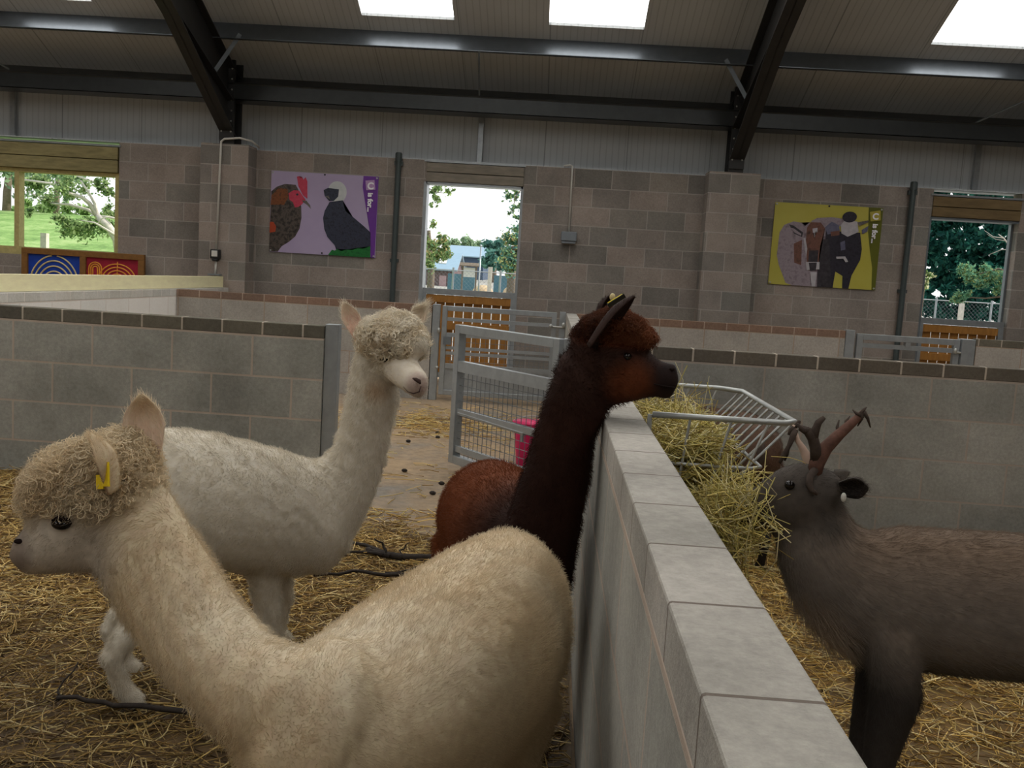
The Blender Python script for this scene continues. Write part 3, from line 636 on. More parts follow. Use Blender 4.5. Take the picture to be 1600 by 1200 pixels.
VV = np.concatenate(Vh); low = VV[:, 0] < .109; VV[:, 0] = np.where(low, .109+np.abs(.109-VV[:, 0])*.6, VV[:, 0])
core = MB()
for k in range(26):
    y = YA+.06+(YZ-YA-.12)*RNG.uniform(); z = RNG.uniform(.66,.86); core.ball((.13+(z-.58)*.38, y, z), (.03+(z-.6)*.22, .07, .05), 8, 6)
cv = np.array(core.v); cf = []
for f in core.f: cf.append(list(f)+[f[-1]] if len(f) == 3 else list(f))
quads = np.array([f for f in cf if len(set(f)) == 4]); 
hay = np_mesh('hay', np.concatenate([VV, cv]), np.concatenate(Fh+[quads+len(VV)]), np.concatenate([C1, C2, C3, C4, np.tile(np.array(lin((120,104,50))), (len(cv), 1))]), mt['straw'])
tag(hay, 'loose yellow green hay stuffed in the wire rack', 'hay', kind='stuff')

# ------------------------------------------------------------------ outdoors
mt['leaf'] = attr_mat('leaves', .6, .45, spec=.2)
mt['bark'] = simple('tree_bark', (120,108,94), .9, 0, 18, .3, .4, .1)
mt['palebark'] = simple('pale_bare_bark', (206,198,184), .9, 0, 18, .2, .3, .1)
def th(x, y):
    x = np.asarray(x, float); y = np.asarray(y, float)
    bank = np.clip(.125*(y-12.2)+.25, 0, 2.45+.004*(y-29)); flat = .012*(y-12)
    w = np.clip((-x-2.5-.12*(y-12))/3.0, 0, 1); w = w*w*(3-2*w)
    return flat*(1-w)+bank*w-.02
def _grass():
    t = NT('grass_bank'); g_ = t.n('ShaderNodeNewGeometry').outputs['Position']; n1 = t.noise(.9, 5, g_, .7); n2 = t.noise(7, 6, g_, .8)
    c = t.ramp(t.math('ADD', t.math('MULTIPLY', n1, .5), t.math('MULTIPLY', n2, .5)), [(.36, lin((92,122,66))), (.5, lin((132,164,92))), (.64, lin((176,192,130)))])
    px_ = t.n('ShaderNodeSeparateXYZ'); t.l(g_, px_.inputs[0]); yard = t.math('GREATER_THAN', t.math('ADD', px_.outputs[0], t.math('MULTIPLY', px_.outputs[1], .13)), -.9)
    c = t.mix(yard, c, t.ramp(n2, [(.3, lin((150,146,138))), (.7, lin((176,170,160)))]))
    return t.bsdf(c, .9, 0, n2, .6, .05, .1)
gx, gy = np.meshgrid(np.linspace(-45, 45, 91), np.concatenate([np.linspace(11.88, 32, 60), np.linspace(34, 130, 40)]))
gz = th(gx, gy); idx = np.arange(gx.size).reshape(gx.shape)
gr = np_mesh('grass_ground', np.stack([gx, gy, gz], -1).reshape(-1, 3), np.stack([idx[:-1,:-1], idx[:-1,1:], idx[1:,1:], idx[1:,:-1]], -1).reshape(-1, 4), np.zeros((gx.size, 3)), _grass())
gr.data.polygons.foreach_set('use_smooth', [True]*len(gr.data.polygons)); tag(gr, 'sunlit grass bank and yard outside', kind='structure')
def leaves(blobs, n_, size, cols, seed, flat=1.0):
    n_ = int(n_*1.7); size = size*.78
    r = np.random.default_rng(seed); B = np.array([[*c, rr] for c, rr in blobs]); p = B[:, 3]**2/np.sum(B[:, 3]**2); S_ = r.normal(0, .42, (len(B), 4, 3))*B[:, None, 3:4]; B = np.concatenate([np.concatenate([B[:, None, :3]+S_, np.repeat(B[:, None, 3:4]*.62, 4, 1)], 2).reshape(-1, 4)]); p = np.repeat(p/4, 4); k = r.choice(len(B), n_, p=p)
    d = r.normal(0, 1, (n_, 3)); d /= np.linalg.norm(d, axis=1)[:, None]; R_ = B[k, 3]*np.abs(r.normal(0, .62, n_))
    P = B[k, :3]+d*R_[:, None]*np.array([1, 1, flat]); a = r.normal(0, 1, (n_, 3)); a /= np.linalg.norm(a, axis=1)[:, None]
    b_ = np.cross(a, r.normal(0, 1, (n_, 3))); b_ /= np.linalg.norm(b_, axis=1)[:, None]; s = r.uniform(.6, 1.2, n_)[:, None]*size
    V = np.stack([P-a*s, P+b_*s*.55, P+a*s, P-b_*s*.55], 1).reshape(-1, 3); F = np.arange(4*n_).reshape(-1, 4)
    cc = np.array([lin(c) for c in cols]); col = cc[r.integers(0, len(cc), n_)]*r.uniform(.7, 1.25, (n_, 1)); return V, F, np.repeat(col, 4, 0)
def tree(label, base, blobs, n_, size, cols, seed, limbs=(), name='tree', group=None, bark='bark'):
    e = empty(name, base, label, 'tree' if name == 'tree' else name.replace('_', ' '), group)
    if limbs:
        b_ = MB()
        for pts, r0, r1 in limbs: b_.tube(pts, list(np.linspace(r0, r1, len(pts))), 7)
        b_.build('trunk', mt[bark], e, True)
    if n_:
        o = np_mesh('foliage', *leaves(blobs, n_, size, cols, seed), mt['leaf']); adopt(o, e)
    return e
T = lambda u, v, Y: tuple(at(u, v, Y))
def PB(lst, Y, dy=.6): 
    out = []
    for i, (u, v, r) in enumerate(lst): out.append((T(u, v, Y+dy*math.sin(i*2.4)), r*Y/FPX))
    return out
g1 = [(122,146,92),(150,172,112),(104,132,86),(176,194,136)]; g2 = [(126,152,122),(148,172,136),(170,190,152)]; dk = [(30,84,74),(42,102,88),(22,66,60),(60,118,98)]  # leaf colours paled and greyed, outdoor haze put into the colour
bl = [(92,138,126),(112,156,138),(80,122,116)]; au = [(166,178,116),(184,168,118),(146,172,116),(120,152,112)]; pn = [(110,160,124),(140,184,146),(160,170,110),(90,140,108)]
Y0 = 18.5
bz = float(th(T(190,398,Y0)[0], Y0))
tree('sprawling tree with pale branches in front of the grass bank', (T(190,398,Y0)[0], Y0, bz), PB([(62,292,20),(80,310,18),(105,285,20),(128,300,18),(170,298,12),(120,352,22),(145,364,20),(98,345,15),(176,330,14),(165,272,15),(50,330,10),(172,352,14),(150,285,14),(44,285,12),(110,360,14)], Y0, .5), 3600, .055, g1, 31,
     [([(T(192,398,Y0)[0],Y0,bz-.1),T(183,374,Y0),T(168,352,Y0),T(152,338,Y0)],.10,.07),([T(152,338,Y0),T(140,318,Y0),T(128,308,Y0-.2),T(108,302,Y0-.3),T(88,288,Y0-.4),T(38,281,Y0-.5)],.05,.018),
      ([T(150,336,Y0),T(138,328,Y0+.2),T(110,320,Y0+.2),T(80,318,Y0+.3),T(38,296,Y0+.3)],.04,.012),([T(152,338,Y0),T(148,318,Y0),T(138,300,Y0),T(126,282,Y0)],.04,.015),
      ([T(186,312,Y0),T(168,298,Y0),T(150,285,Y0),T(120,275,Y0)],.035,.015),([T(181,368,Y0-.3),T(165,358,Y0-.3),T(148,348,Y0-.4),T(125,344,Y0-.4)],.03,.01),([T(152,352,Y0-.3),T(158,342,Y0-.3),T(170,338,Y0-.3)],.02,.01),
      ([T(185,342,Y0),T(168,339,Y0),T(152,338,Y0)],.02,.03)], bark='palebark')
Yt = 30
for i, (u, r) in enumerate(((88,5),(10,7))):
    p = T(u,334,Yt); zb_ = float(th(p[0],Yt))
    tree(('tall tree on the bank crest seen behind the sprawling branches','tall tree on the bank crest at the left edge of the window')[i], (p[0],Yt,zb_-.05), PB([(u+dx,v,rr) for dx, v, rr in ((-20,272,18),(14,280,16),(-4,258,22),(26,262,16),(-26,300,10),(20,305,9))], Yt, 1), 1300, .12, g2, 40+i, [([(p[0],Yt,zb_-.1),T(u+1,300,Yt),T(u+4,270,Yt),T(u+6,225,Yt)],r*Yt/FPX,r*.6*Yt/FPX)], group='trees on the bank crest')
hb = [(T(u,v,44+3*math.sin(u)), rr*44/FPX) for u, v, rr in ((-20,330,14),(20,333,10),(45,326,12),(62,332,10),(80,326,11),(110,330,12),(135,332,10),(160,336,9))]
tree('pale green hedge line beyond the bank crest', (hb[3][0][0],44,float(th(hb[3][0][0],44))), hb, 2600, .16, [(150,176,110),(172,196,130),(126,156,90)], 44, name='hedge')
p = T(70,370,16); zb_ = float(th(p[0],16)); tag(MB().box(p[0]-.05,p[0]+.05,15.95,16.05,zb_-.1,p[2]+.06).build('stump_post', mt['palebark']), 'short grey wooden post standing in the grass bank', 'post')
# middle view
def gz_(x, y): return float(th(x, y))
Yl = 26; p = T(672,450,Yl)
tree('leafy autumn tinted tree at the left of the middle doorway view', (p[0],Yl,gz_(p[0],Yl)), PB([(668,375,15),(682,395,15),(672,410,14),(690,384,12),(700,398,8),(664,350,10),(690,376,8),(660,395,15)], Yl), 2600, .075, au+g1, 51, [([(p[0],Yl,gz_(p[0],Yl)-.1),T(674,430,Yl),T(672,400,Yl),T(670,360,Yl)],.12,.05)])
p = T(690,310,22); tree('thin overhanging twig of leaves at the top left of the middle doorway', p, PB([(678,300,10),(690,295,11),(702,300,8),(684,312,9),(676,322,6)], 22, .2), 260, .06, g1, 52, [([T(655,285,22),T(680,300,22),T(700,302,22)],.015,.006)], name='twig')
p = T(805,330,22); tree('thin overhanging twig of leaves at the top right of the middle doorway', p, PB([(795,310,9),(806,305,9),(812,320,8),(800,330,7),(808,345,7),(790,300,6)], 22, .2), 300, .055, bl+g1, 53, [([T(825,285,22),T(806,306,22),T(800,330,22)],.015,.006)], name='twig')
Yr = 34; p = T(800,450,Yr)
tree('big round tree with browning leaves at the right of the middle doorway view', (p[0],Yr,gz_(p[0],Yr)), PB([(800,382,18),(808,400,18),(794,402,15),(812,370,14),(818,390,16),(800,420,14)], Yr), 2800, .1, au+bl, 54, [([(p[0],Yr,gz_(p[0],Yr)-.1),T(800,420,Yr),T(801,385,Yr)],.2,.1)])
for i, (u, Yk, bb, cc, lb) in enumerate(((720,120,((712,381,7),(724,380,8),(735,382,8),(746,384,7),(703,380,6)),g2,'distant pale tree line behind the blue roofed sheds'),(772,80,((764,385,9),(775,388,11),(768,402,10),(782,398,11),(780,380,8),(762,412,9),(778,415,10)),bl,'distant blue green tree beside the blue roofed sheds'))):
    p = T(u,430,Yk); tree(lb, (p[0],Yk,gz_(p[0],Yk)), PB(bb, Yk, 2), 2400, .3, cc, 60+i, [([(p[0],Yk,gz_(p[0],Yk)-.2),T(u,395,Yk)],.3,.15)])
mt['bluer'] = simple('blue_grey_roof', (140,164,178), .5, .1, 3, .06, .1, .4); mt['slate'] = simple('dark_blue_cladding', (70,84,104), .7, 0, 4, .1, .1, .2)
mt['redb'] = simple('dull_brick', (110,92,92), .9, 0, 8, .2, .2, .1); mt['pinkd'] = simple('pinkish_door', (170,140,142), .7, 0, 8, .1, .1, .2)
def shed(label, Y, uL, uR, vR, vE, vB, depth, wall, skyl=None, win=None):
    a = T(uL, vE, Y); b_ = T(uR, vE+(uR-uL)*.061, Y); x0, x1, ze = a[0], b_[0], (a[2]+b_[2])/2; zr = T((uL+uR)/2, vR+(uR-uL)*.03, Y+depth/2)[2]; z0 = gz_((x0+x1)/2, Y)-.1
    e = empty('shed', ((x0+x1)/2, Y, z0), label, 'shed', 'blue roofed sheds in the yard')
    MB().box(x0,x1,Y,Y+depth,z0,ze).build('wall', wall, e)
    o_ = .2; ov = .25*(zr-ze)
    MB().prism([(x0-o_,Y-.3,ze-.05),(x1+o_,Y-.3,ze-.05),(x1+o_,Y+depth/2,zr),(x0-o_,Y+depth/2,zr)],(0,0,.1)).prism([(x0-o_,Y+depth+.3,ze-.05),(x1+o_,Y+depth+.3,ze-.05),(x1+o_,Y+depth/2,zr),(x0-o_,Y+depth/2,zr)],(0,0,.1)).build('roof', mt['bluer'], e)
    MB().prism([(x1-.02,Y,ze-.1),(x1-.02,Y+depth,ze-.1),(x1-.02,Y+depth/2,zr)],(-.1,0,0)).prism([(x0+.02,Y,ze-.1),(x0+.02,Y+depth,ze-.1),(x0+.02,Y+depth/2,zr)],(.1,0,0)).build('gable', wall, e)
    if skyl:
        s0, s1 = skyl; zz = lambda t: ze-.05+(zr-ze+.05)*t+.11
        yy = lambda t: Y-.3+(depth/2+.3)*t
        xx = lambda s: x0+(x1-x0)*s
        MB().prism([(xx(s0),yy(.3),zz(.3)),(xx(s1),yy(.3),zz(.3)),(xx(s1),yy(.75),zz(.75)),(xx(s0),yy(.75),zz(.75))],(0,0,.03)).build('rooflight', mt['white'], e)
    if win: win(e, x0, x1, ze, z0, Y)
def wA(e, x0, x1, ze, z0, Y): MB().box(x0+.62*(x1-x0),x0+.80*(x1-x0),Y-.05,Y,z0,ze-.35).build('door', mt['pinkd'], e)
def wB(e, x0, x1, ze, z0, Y): MB().box(x0+.05*(x1-x0),x1-.05*(x1-x0),Y-.06,Y,ze-.85,ze-.7).box(x0+.55*(x1-x0),x0+.56*(x1-x0),Y-.06,Y,z0,ze-.7).build('trim_strip', mt['bluer'], e)
shed('long blue roofed shed at the back of the yard', 88, 697, 756, 384, 399, 440, 7, mt['slate'], None, wB)
shed('nearer small blue roofed shed with a pinkish door', 58, 650, 710, 394, 419, 450, 5, mt['redb'], (.55,.75), wA)
# chain-link fences
def fence(label, x0, x1, Y, z0, z1, posts, group, cell=.09, wood=()):
    e = empty('chain_link_fence', ((x0+x1)/2, Y, z0), label, 'fence', group)
    b_ = MB(); n_ = int((x1-x0)/cell); h = z1-z0; k = int(h/cell)
    for i in range(-k, n_):
        for s in (1, -1):
            xa = x0+i*cell; pts = [(xa, z0), (xa+h, z1)] if s == 1 else [(xa+h, z0), (xa, z1)]
            (ax, az), (bx_, bz_) = pts
            lo, hi = max(min(ax, bx_), x0), min(max(ax, bx_), x1)
            if hi-lo < .02: continue
            f = lambda x: az+(bz_-az)*(x-ax)/(bx_-ax)
            b_.tube([(lo, Y, f(lo)), (hi, Y, f(hi))], .0022, 3, cap=False)
    b_.build('wire_mesh', mt['galvd'], e)
    MB().tube([(x0,Y,z1),(x1,Y,z1)], .012, 6).build('top_wire', mt['wire'], e)
    for x in posts: MB().tube([(x,Y,gz_(x,Y)-.1),(x,Y,z1+.06)], .025, 8).build('post', mt['galv'], e)
    for x, w in wood: MB().box(x-w,x+w,Y-.12,Y-.04,gz_(x,Y)-.1,z1+.12).build('wooden_post', mt['palebark'], e)
    return e
Yf = 22; xa, xb = T(655,430,Yf)[0], T(830,430,Yf)[0]
fence('chain link fence across the yard seen through the middle doorway', xa, xb, Yf, gz_(0,Yf), T(740,424,Yf)[2], [T(664,430,Yf)[0], T(708,430,Yf)[0], T(782,430,Yf)[0], T(828,430,Yf)[0]], 'chain link fences outside', wood=[(T(766,430,Yf)[0], .045)])
xa, xb = T(1425,480,Yf)[0], T(1620,480,Yf)[0]
fence('chain link fence outside the right doorway', xa, xb, Yf, gz_(5,Yf), T(1500,471,Yf)[2], [T(1462,480,Yf)[0], T(1549,480,Yf)[0], T(1425,480,Yf)[0]], 'chain link fences outside', wood=[(T(1500,480,Yf)[0], .05)])
p = T(749,430,24); tag(MB().tube([(p[0],24,gz_(p[0],24)-.1),(p[0],24,T(750,384,24)[2])], .02, 8).ball((p[0],24,T(750,384,24)[2]), .03).build('lamp_post', mt['galv'], smooth=True), 'thin pale pole in front of the dark blue shed', 'pole')
Ys = 30; a = T(724,430,Ys); b_ = T(742,431,Ys); z0s = gz_(a[0],Ys)
e = empty('notice_board', ((a[0]+b_[0])/2, Ys, z0s), 'roofed notice board with a blank white sheet in the yard', 'notice board')
zt, zb_ = T(733,418,Ys)[2], T(733,433,Ys)[2]
MB().box(a[0],b_[0],Ys-.03,Ys,zb_,zt).build('white_sheet', mt['white'], e)
MB().box(a[0]-.06,a[0]-.01,Ys-.04,Ys+.02,z0s-.05,zt+.05).box(b_[0]+.01,b_[0]+.06,Ys-.04,Ys+.02,z0s-.05,zt+.05).build('post', mt['bark'], e)
MB().prism([(a[0]-.12,Ys-.15,zt+.03),(b_[0]+.12,Ys-.15,zt+.03),(b_[0]+.12,Ys+.02,zt+.12),(a[0]-.12,Ys+.02,zt+.12)],(0,0,.03)).build('roof', mt['bark'], e)
bould = simple('tan_boulder', (196,170,136), .95, 0, 6, .2, .5, .1)
for i, (u, v, r) in enumerate(((755,447,8),(796,450,5))):
    p = T(u,v-2,40); zg = gz_(p[0],40); h = p[2]-zg
    tag(MB().ball((p[0],40,zg+h*.4), (r*40/FPX*2.1,.5,h*.6), 14, 10).build('boulder', bould, smooth=True), ('large tan boulder in front of the yard fence','smaller tan boulder right of the large one')[i], 'boulder')
for i, (uL, uR, vt, lb) in enumerate(((700,742,427,'teal boarded yard screen left of the tan boulder'),(772,830,430,'dark teal yard screen right of the tan boulder'))):
    Yk = 44; a = T(uL,vt,Yk); b_ = T(uR,vt+(uR-uL)*.06,Yk); tag(MB().box(a[0],b_[0],Yk,Yk+.1,gz_(a[0],Yk)-.1,(a[2]+b_[2])/2).build('yard_screen', simple('teal_boards', (84,118,130), .8, 0, 5, .15, .1, .1)), lb, 'fence', 'teal screens in the yard')
# right view
Yc = 30
cb = [(u, v, 13) for u in range(1420, 1640, 17) for v in range(300, 500, 16)]
p = T(1435,500,Yc)
tree('dense dark evergreen filling the right doorway view', (p[0],Yc,gz_(p[0],Yc)), PB(cb, Yc, 1.0), 15000, .16, dk, 71, [([(p[0],Yc+1.5,gz_(p[0],Yc)-.2),T(1435,420,Yc+1.5),T(1437,300,Yc+1.5)],.25,.1)])
Yp = 15.5; xt = T(1640,430,Yp)
tree('bluish pine bough reaching in from the right doorway edge', (xt[0],Yp,gz_(xt[0],Yp)), PB([(1508,420,10),(1520,428,11),(1515,436,9),(1538,420,10),(1545,434,12),(1532,444,9),(1560,428,11),(1572,440,12),(1556,450,9),(1585,425,12),(1590,448,12),(1600,436,14),(1495,464,7),(1504,468,7),(1490,470,5),(1512,462,6),(1575,462,7)], Yp, .25), 9000, .034, pn, 72,
     [([(xt[0],Yp,gz_(xt[0],Yp)-.1),T(1640,440,Yp),T(1630,400,Yp),T(1640,340,Yp)],.12,.07),([T(1636,430,Yp),T(1600,432,Yp),T(1560,420,Yp),T(1530,428,Yp)],.03,.008),([T(1638,468,Yp),T(1575,462,Yp),T(1540,466,Yp),T(1500,464,Yp)],.022,.007)])
tree('bare pale branch against the dark evergreen', T(1600,395,15.2), [], 0, 0, [], 0, [([T(1610,402,15.2),T(1582,390,15.2),T(1568,372,15.2),T(1560,366,15.2)],.016,.006),([T(1582,390,15.2),T(1565,390,15.2),T(1545,398,15.2)],.008,.003),([T(1568,372,15.2),T(1552,370,15.2),T(1538,360,15.2)],.008,.003),([T(1570,376,15.2),T(1556,374,15.2),T(1542,366,15.2)],.006,.002),([T(1576,382,15.2),T(1590,374,15.2)],.007,.003)], name='bare_branch', bark='palebark')
tree('small bush with cream flowers at the left edge of the right doorway', (T(1444,440,14)[0],14,gz_(4,14)), PB([(1450,425,5),(1456,432,5),(1448,438,6),(1444,428,7),(1440,445,8)], 14, .1), 420, .03, [(214,216,160),(236,234,200),(120,150,80),(90,130,70)], 73, [([(T(1444,440,14)[0],14,gz_(4,14)-.05),T(1446,436,14)],.012,.006)], name='bush')

# ------------------------------------------------------------------ light
w = bpy.data.worlds.new('sky'); scene.world = w; w.use_nodes = True; nt = w.node_tree; nt.nodes.clear()
tc = nt.nodes.new('ShaderNodeTexCoord'); sx = nt.nodes.new('ShaderNodeSeparateXYZ'); rp = nt.nodes.new('ShaderNodeValToRGB'); bg = nt.nodes.new('ShaderNodeBackground'); wo = nt.nodes.new('ShaderNodeOutputWorld')
nt.links.new(tc.outputs['Generated'], sx.inputs[0]); nt.links.new(sx.outputs[2], rp.inputs[0]); nt.links.new(rp.outputs[0], bg.inputs[0]); nt.links.new(bg.outputs[0], wo.inputs[0])
rp.color_ramp.elements[0].color = (1,1,1,1); rp.color_ramp.elements[1].color = (.72,.86,1,1); bg.inputs[1].default_value = 1.35
sd = bpy.data.lights.new('sun', 'SUN'); sd.energy = 4.2; sd.angle = .02; sd.color = (1,.95,.86)
so = bpy.data.objects.new('sun', sd); COL.objects.link(so); so.rotation_euler = Vector((-.86,-.14,-.62)).to_track_quat('-Z', 'Y').to_euler()

# ------------------------------------------------------------------ animals
def nrm(v): v = np.array(v, float); return v/(np.linalg.norm(v)+1e-9)
class Body:
    """closed lofts melted into one continuous skin; remembers its spines so that the coat knows where to lie"""
    def __init__(s): s.v = []; s.f = []; s.spine = []
    def loft(s, rings, n=20, flow=1, part='trunk', cap=True):
        """rings: (centre, axis-a vector, half-width b) ellipse = centre + a*cos + (t x a)*b*sin"""
        C = [np.array(r[0], float) for r in rings]; o = len(s.v); prev = None
        for i, (c, a, b) in enumerate(rings):
            t = nrm(C[min(i+1, len(C)-1)]-C[max(i-1, 0)])
            a = np.array(a, float); ha = np.linalg.norm(a); lat = nrm(np.cross(t, a))
            if prev is not None and np.dot(lat, prev) < 0: lat = -lat
            prev = lat
            for k in range(n):
                th_ = 2*PI*k/n; s.v.append(C[i]+a*math.cos(th_)+lat*b*math.sin(th_))
            s.spine.append((C[i], t*flow, part, max(ha, b)))
        m = len(rings)
        for i in range(m-1):
            for k in range(n): s.f.append((o+i*n+k, o+i*n+(k+1) % n, o+(i+1)*n+(k+1) % n, o+(i+1)*n+k))
        if cap:
            for i, sg in ((0, -1), (m-1, 1)):
                t = nrm(C[1]-C[0]) if i == 0 else nrm(C[-1]-C[-2]); ci = len(s.v); s.v.append(C[i]+sg*t*np.linalg.norm(np.array(rings[i][1]))*.45)
                for k in range(n):
                    f = (o+i*n+k, o+i*n+(k+1) % n, ci); s.f.append(f if i else f[::-1])
            # orient outward consistently (volume sign)
    def px(s, rows, **kw):
        """rows: (u_top, v_top, u_bot, v_bot, Y, half-width [, Y_bot])"""
        R = []
        for r in rows:
            p = at(r[0], r[1], r[4]); q_ = at(r[2], r[3], r[6] if len(r) > 6 else r[4]); R.append(((p+q_)/2, (p-q_)/2, r[5]))
        s.loft(R, **kw); return R
    def limb(s, pts, rad, n=14, part='leg'):
        R = []
        for i, p in enumerate(pts):
            t = nrm(np.array(pts[min(i+1, len(pts)-1)])-np.array(pts[max(i-1, 0)])); ref = np.array((1., .0, 0)) if abs(t[0]) < .8 else np.array((0, 1., 0))
            a = nrm(ref-t*np.dot(ref, t)); r_ = rad[i]; ra, rb = r_ if hasattr(r_, '__len__') else (r_, r_); R.append((p, a*ra, rb))
        s.loft(R, n=n, part=part)
    def lump(s, c, r, n=14, part='head'):
        c = np.array(c, float); r = np.array(r if hasattr(r, '__len__') else (r,)*3, float)
        zs = np.linspace(-.97, .97, 9); R = []
        for z in zs: k = math.sqrt(1-z*z); R.append((c+np.array((0,0,z*r[2])), np.array((r[0]*k,0,0)), r[1]*k))
        sp = len(s.spine); s.loft(R, n=n, part=part); del s.spine[sp:]
        s.spine.append((c, np.array((0,0,0.)), part, max(r)))
    def skin(s, voxel=.010, smooth=6):
        me = bpy.data.meshes.new('skin'); me.from_pydata([tuple(p) for p in s.v], [], s.f); bm = bmesh.new(); bm.from_mesh(me)
        # make every island face outwards
        bmesh.ops.recalc_face_normals(bm, faces=bm.faces); bm.to_mesh(me); bm.free()
        o = bpy.data.objects.new('skin_tmp', me); COL.objects.link(o)
        m = o.modifiers.new('r', 'REMESH'); m.mode = 'VOXEL'; m.voxel_size = voxel; m.use_smooth_shade = True
        m = o.modifiers.new('s', 'SMOOTH'); m.factor = .5; m.iterations = smooth
        bpy.context.view_layer.update(); dg = bpy.context.evaluated_depsgraph_get(); me2 = bpy.data.meshes.new_from_object(o.evaluated_get(dg)); bpy.data.objects.remove(o)
        return me2
    def nearest(s, P):
        C = np.array([x[0] for x in s.spine]); T_ = np.array([x[1] for x in s.spine]); R_ = np.array([x[3] for x in s.spine])
        out = np.zeros((len(P), 3)); ids = np.zeros(len(P), int)
        for i in range(0, len(P), 20000):
            d = np.linalg.norm(P[i:i+20000, None]-C[None], axis=2)/R_[None]; k = np.argsort(d, axis=1)[:, :3]; wts = 1/np.take_along_axis(d, k, 1)**3
            out[i:i+20000] = np.einsum('ij,ijk->ik', wts, T_[k]); ids[i:i+20000] = k[:, 0]
        out /= (np.linalg.norm(out, axis=1)[:, None]+1e-9); return out, ids
def mesh_np(me):
    n = len(me.vertices); co = np.empty(n*3, np.float32); me.vertices.foreach_get('co', co); no = np.empty(n*3, np.float32); me.vertices.foreach_get('normal', no)
    me.calc_loop_triangles(); tr = np.empty(len(me.loop_triangles)*3, np.int32); me.loop_triangles.foreach_get('vertices', tr)
    return co.reshape(-1, 3).astype(float), no.reshape(-1, 3).astype(float), tr.reshape(-1, 3)
def vnoise(P, s, seed=0):
    """cheap smooth noise, sums of sines with random directions"""
    r = np.random.default_rng(seed); v = np.zeros(len(P))
    for k in range(7):
        d = r.normal(0, 1, 3); v += np.sin(P @ (d*s)+r.uniform(0, 6.28))
    return v/7
def coat(body, me, name, n_, length, lie, colour, mat, parent, seed=1, radius=.00035, segs=4, curl=0.0, clump=0.0, region=None):
    """hair strands: length(P,ids)->m, lie: 0 stands up .. 1 lies along the flow; colour(P,N,ids)->rgb"""
    r = np.random.default_rng(seed); co, no, tr = mesh_np(me)
    A = np.linalg.norm(np.cross(co[tr[:, 1]]-co[tr[:, 0]], co[tr[:, 2]]-co[tr[:, 0]]), axis=1)
    if region is not None: A = A*np.clip(region(co[tr].mean(1)), 0, 1)
    k = r.choice(len(tr), n_, p=A/A.sum()); u = r.uniform(0, 1, (n_, 2)); sw = u.sum(1) > 1; u[sw] = 1-u[sw]
    b = np.stack([1-u.sum(1), u[:, 0], u[:, 1]], 1); P = np.einsum('ij,ijk->ik', b, co[tr[k]]); N = np.einsum('ij,ijk->ik', b, no[tr[k]]); N /= np.linalg.norm(N, axis=1)[:, None]
    fl, ids = body.nearest(P); fl = fl-N*np.sum(fl*N, 1)[:, None]; L = length(P, ids)*r.uniform(.65, 1.15, n_); li = lie(P, ids) if callable(lie) else lie
    li = np.broadcast_to(li, (n_,))[:, None]
    jit = r.normal(0, .22, (n_, 3)); d = N*(1-li)+fl*li+jit; 
    if clump:
        cl = np.stack([vnoise(P, clump, seed+j) for j in range(3)], 1); d = d+cl*.55; L = L*(1+.25*vnoise(P, clump*.9, seed+9))
    d /= np.linalg.norm(d, axis=1)[:, None]
    pts = np.empty((n_, segs+1, 3)); ph = r.uniform(0, 6.28, n_)
    sd = np.cross(d, N); sd /= (np.linalg.norm(sd, axis=1)[:, None]+1e-9)
    for j in range(segs+1):
        t = j/segs; c = P-N*.001+d*(L*t)[:, None]+(fl*li*.35-np.array([0,0,.12]))*(L*t*t)[:, None]
        if curl: c = c+(sd*np.cos(ph+9*t)[:, None]+np.cross(sd, d)*np.sin(ph+9*t)[:, None]*.7)*(L*curl*t)[:, None]
        pts[:, j] = c
    hc = bpy.data.hair_curves.new(name); hc.add_curves([segs+1]*n_)
    hc.attributes['position'].data.foreach_set('vector', pts.astype(np.float32).ravel())
    ra = hc.attributes.get('radius') or hc.attributes.new('radius', 'FLOAT', 'POINT')
    ra.data.foreach_set('value', np.tile(np.linspace(1, .35, segs+1)*radius, n_).astype(np.float32))
    ca = hc.attributes.new('col', 'FLOAT_COLOR', 'CURVE'); cc = colour(P, N, ids)*r.uniform(.86, 1.12, (n_, 1))
    ca.data.foreach_set('color', np.concatenate([np.clip(cc, 0, 1), np.ones((n_, 1))], 1).astype(np.float32).ravel())
    hc.materials.append(mat); o = bpy.data.objects.new(name, hc); COL.objects.link(o); adopt(o, parent); return o
def curlbump(me, c, r, amp, freq, zmin, seed=3):
    """tufts: push the skin of the woolly crown in and out"""
    co, no, tr = mesh_np(me); w_ = np.clip(near_c(co, c, r)*3, 0, 1)*np.clip((co[:, 2]-zmin)/.02, 0, 1)
    co = co+no*(w_*amp*(vnoise(co, freq, seed)*1.6+.9*vnoise(co, freq*1.7, seed+1)))[:, None]
    me.vertices.foreach_set('co', co.astype(np.float32).ravel()); me.update()
def near_c(P, c, r): return np.clip(1-np.linalg.norm(P-np.array(c), axis=1)/r, 0, 1)
def paint(me, body, colour):
    co, no, tr = mesh_np(me); fl, ids = body.nearest(co); c = np.clip(colour(co, no, ids), 0, 1)
    a = me.color_attributes.new('col', 'FLOAT_COLOR', 'POINT'); a.data.foreach_set('color', np.concatenate([c, np.ones((len(c), 1))], 1).astype(np.float32).ravel())
mt['skin'] = attr_mat('animal_skin', .75, 0, .25, 60, spec=.2)
mt['fleece'] = attr_mat('fleece_fibre', .65, .32, 0, spec=.15)
mt['fur'] = attr_mat('deer_hair', .55, 0, 0, spec=.25)
mt['eye'] = simple('dark_glossy_eye', (14,10,9), .05, 0, 5, .05, 0, .35)
mt['mouth'] = simple('dark_lip_line', (34,26,24), .95, 0, 30, .1, 0, .05)
mt['tag'] = simple('yellow_ear_tag', (232,200,30), .4, 0, 10, .04, 0, .4)
